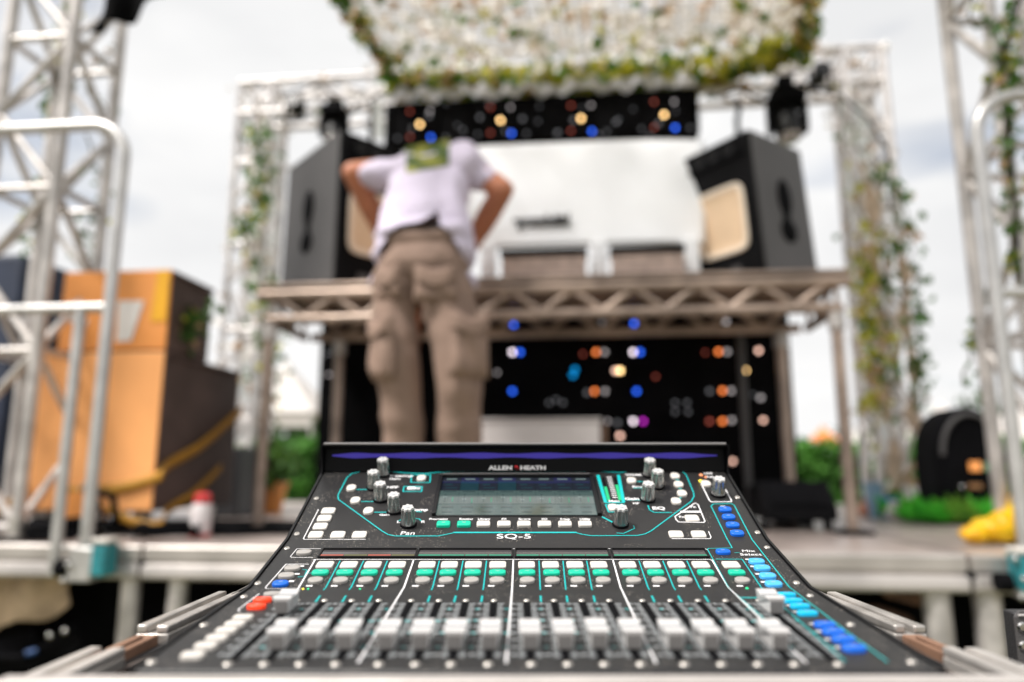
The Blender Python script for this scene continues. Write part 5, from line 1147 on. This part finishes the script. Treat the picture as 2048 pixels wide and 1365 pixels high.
# channel columns of the interface: small faders, name bars and dividers
tm += [ui('ui_line', (.16, .22, .21), .9), ui('ui_mark', (.02, .05, .05), .7), ui('ui_bar', (.0, .22, .12), .8)]
def uq(cx, cy, w_, h_, m_):
    g.mi = m_; g.box((0, 0, 0), (1, 1, 1), mm @ Matrix.Translation((cx, cy, .00085)) @ Matrix.Diagonal((w_, h_, .0002, 1)))
for j in range(8):
    cx = -SW_/2+SW_*(j+.5)/8; cw = SW_/8
    uq(cx, SH_*.455, cw*.55, SH_*.025, 6); uq(cx-cw*.1, SH_*.30, cw*.4, SH_*.03, 1); uq(cx+cw*.05, SH_*.21, cw*.6, SH_*.02, 1)
    uq(cx+cw*.5, -.02*SH_, .0004, SH_*.30, 7); uq(cx, SH_*.10, cw*.7, SH_*.02, 7)
    uq(cx-cw*.2, -SH_*.06, .0010, SH_*.20, 7); uq(cx-cw*.2, -SH_*(.04+.012*(j*5 % 7)), .0040, SH_*.03, 6); uq(cx+cw*.2, -SH_*(.10+.01*(j*3 % 4)), .0016, SH_*.12, 8)
    uq(cx, -SH_*.30, cw*.6, SH_*.035, 7); uq(cx, -SH_*.42, cw*.5, SH_*.02, 7)
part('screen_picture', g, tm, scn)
# ================================================================== FLIGHT CASE ROUND THE CONSOLE
fc = thing('console_case', 'open flight case tray with worn aluminium edges and bare plywood around the mixing console', 'flight case', (XC, .60, CZ-.36), WORLD)
ZR = CZ-.1120; X0, X1 = XC-.262, XC+.262; YF, YBk = .4105, .725
g = G()
for a, b, c, d in ((X0-.009, X0, YF-.0, YBk), (X1, X1+.009, YF, YBk), (X0-.009, X1+.009, YF-.009, YF), (X0-.009, X1+.009, YBk, YBk+.009)): g.bb((a, c, CZ-.36), (b, d, ZR-.012))
part('wall', g, M['lam'], fc)
g = G()
for a, b, c, d in ((X0, X0+.003, YF+.003, YBk-.003), (X1-.003, X1, YF+.003, YBk-.003), (X0, X1, YF, YF+.003), (X0, X1, YBk-.003, YBk)): g.bb((a, c, CZ-.34), (b, d, ZR-.013))
part('lining', g, M['lining'], fc)
g = G(); g.bb((X0, YF, CZ-.36), (X1, YBk, CZ-.34)); part('floor', g, M['lining'], fc)
for s, xx in ((-1, X0), (1, X1)):
    for a, b, h, m_, nm in ((.548, YBk-.030, .0, 'alu_edge', 'edge_profile'), (.492, .546, -.003, 'ply', 'bare_edge'), (YF-.002, .490, -.001, 'alu_edge', 'edge_profile')):
        g = G(); xa, xb = (xx-.022, xx+.002) if s < 0 else (xx-.002, xx+.022)
        if nm == 'edge_profile':
            g.bb((xa, a, ZR-.014+h), (xb, b, ZR+h-.005)); g.bb((xa+.0005, a, ZR+h-.0048), (xa+.0085, b, ZR+h+.001)); g.bb((xb-.0095, a, ZR+h-.0048), (xb-.0005, b, ZR+h+.0005))
        else: g.bb((xa+.004, a, ZR-.014+h), (xb-.006, b, ZR+h-.002)); g.bb((xa+.007, a+.004, ZR+h-.0018), (xb-.011, b-.012, ZR+h+.0002))
        part(nm, g, M[m_], fc, bevel=.0012)
g = G(); g.bb((X0-.022, YF-.018, ZR-.028), (X1+.022, YF+.0015, ZR+.0020)); g.bb((X0-.019, YF-.0150, ZR+.0022), (X1+.019, YF-.002, ZR+.0045)); part('front_edge_profile', g, M['front_alu'], fc, bevel=.0015)
# thin wire frame at the far corners of the case
for s in (-1, 1):
    xx = XC+s*.262; g = G(); g.path([(xx-s*.002, YBk-.06, ZR+.003), (xx-s*.006, YBk-.015, ZR+.006), (xx-s*.022, YBk+.010, ZR+.012), (xx-s*.040, YBk+.022, ZR+.016)], .0005, 6); part('wire', g, M['steel'], fc)
# support under the case: folding table
ft = thing('trestle_table', 'black topped table carrying the console case in front of the stage', 'table', (.3, .66, 0), WORLD)
g = G(); g.bb((-.42, .33, CZ-.39), (1.30, 1.02, CZ-.3602)); part('table_top', g, M['lam'], ft, bevel=.004)
for x in (-.34, 1.22):
    for y in (.40, .95):
        g = G(); g.tube((x, y, 0), (x, y, CZ-.39), .018, 12); part('leg', g, M['palegal'], ft)
# equipment rack at the right edge
q = ray(2027, 1222); t_ = .80/q.y; rx, rz = q.x*t_, q.z*t_+CZ
rk = thing('equipment_panel', 'upright black equipment panel with chrome corner screws at the lower right edge', 'equipment panel', (rx+.24, .81, CZ-.36), WORLD)
g = G(); g.bb((rx+.002, .802, CZ-.3598), (rx+.48, .822, rz-.002)); part('rack_box', g, M['lam'], rk, bevel=.002)
g = G(); g.prism([(rx, CZ-.358), (rx, rz-.006), (rx+.005, rz), (rx+.48, rz), (rx+.48, rz-.012), (rx+.016, rz-.012), (rx+.016, CZ-.358)], 1, .797, .8015); part('corner_frame', g, M['spk'], rk)
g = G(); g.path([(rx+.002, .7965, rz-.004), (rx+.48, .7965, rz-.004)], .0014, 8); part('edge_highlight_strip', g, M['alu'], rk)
for x_, y_ in ((2043, 1254), (2046, 1292), (2046, 1340)):
    r_ = ray(x_, y_); t2 = .797/r_.y; g = G(); g.lathe([(.0052, 0), (.0052, .0015), (.0035, .003), (.0005, .0032)], (0, 0, 0), 16, Matrix.Identity(4)); g.b.transform(Matrix.Translation((r_.x*t2, .797, r_.z*t2+CZ)) @ Matrix.Rotation(R(90), 4, 'X')); part('screw', g, M['chrome'], rk)
# small things on the ground in front of the stage, low left
g = G(); pts = []
for i in range(60): pts.append((-1.9+.03*i, 2.3+.25*math.sin(i*.35), .012+.0*i))
g.path(pts, .010, 8); single('ground_cable', g, M['matt'], 'long black cable lying on the trampled ground in front of the stage', 'cable', (-1.9, 2.3, 0), WORLD)
# bundle of black cables with a blue connector hanging under the stage edge at the left
t = thing('cable_bundle', 'bundle of black cables with a blue connector hanging below the stage at the lower left', 'cable bundle', (-1.9, .05, wl))
for k in range(7):
    a, b = sv(-60+20*k, 1290-4*k, .10), sv(150+random.uniform(-20, 30), 1250+12*k, .12); m_ = a.lerp(b, .5)+Vector((0, .02*k, -.08-.02*k)); g = G()
    g.path([a, a.lerp(m_, .5)+Vector((0, 0, -.02)), m_, m_.lerp(b, .5)+Vector((0, 0, -.015)), b], .011, 8); part('cable', g, M['matt'], t)
q = sv(52, 1308, .06); g = G(); g.tube(q, q+Vector((.03, .015, .008)), .010, 14); part('connector', g, mat('dull_blue', (.01, .06, .2), .5), t)
for x_, y_ in ((100, 1272), (130, 1262)):
    g = G(); g.sph(sv(x_, y_, .07), .012, 2); part('metal_end', g, M['chrome'], t)
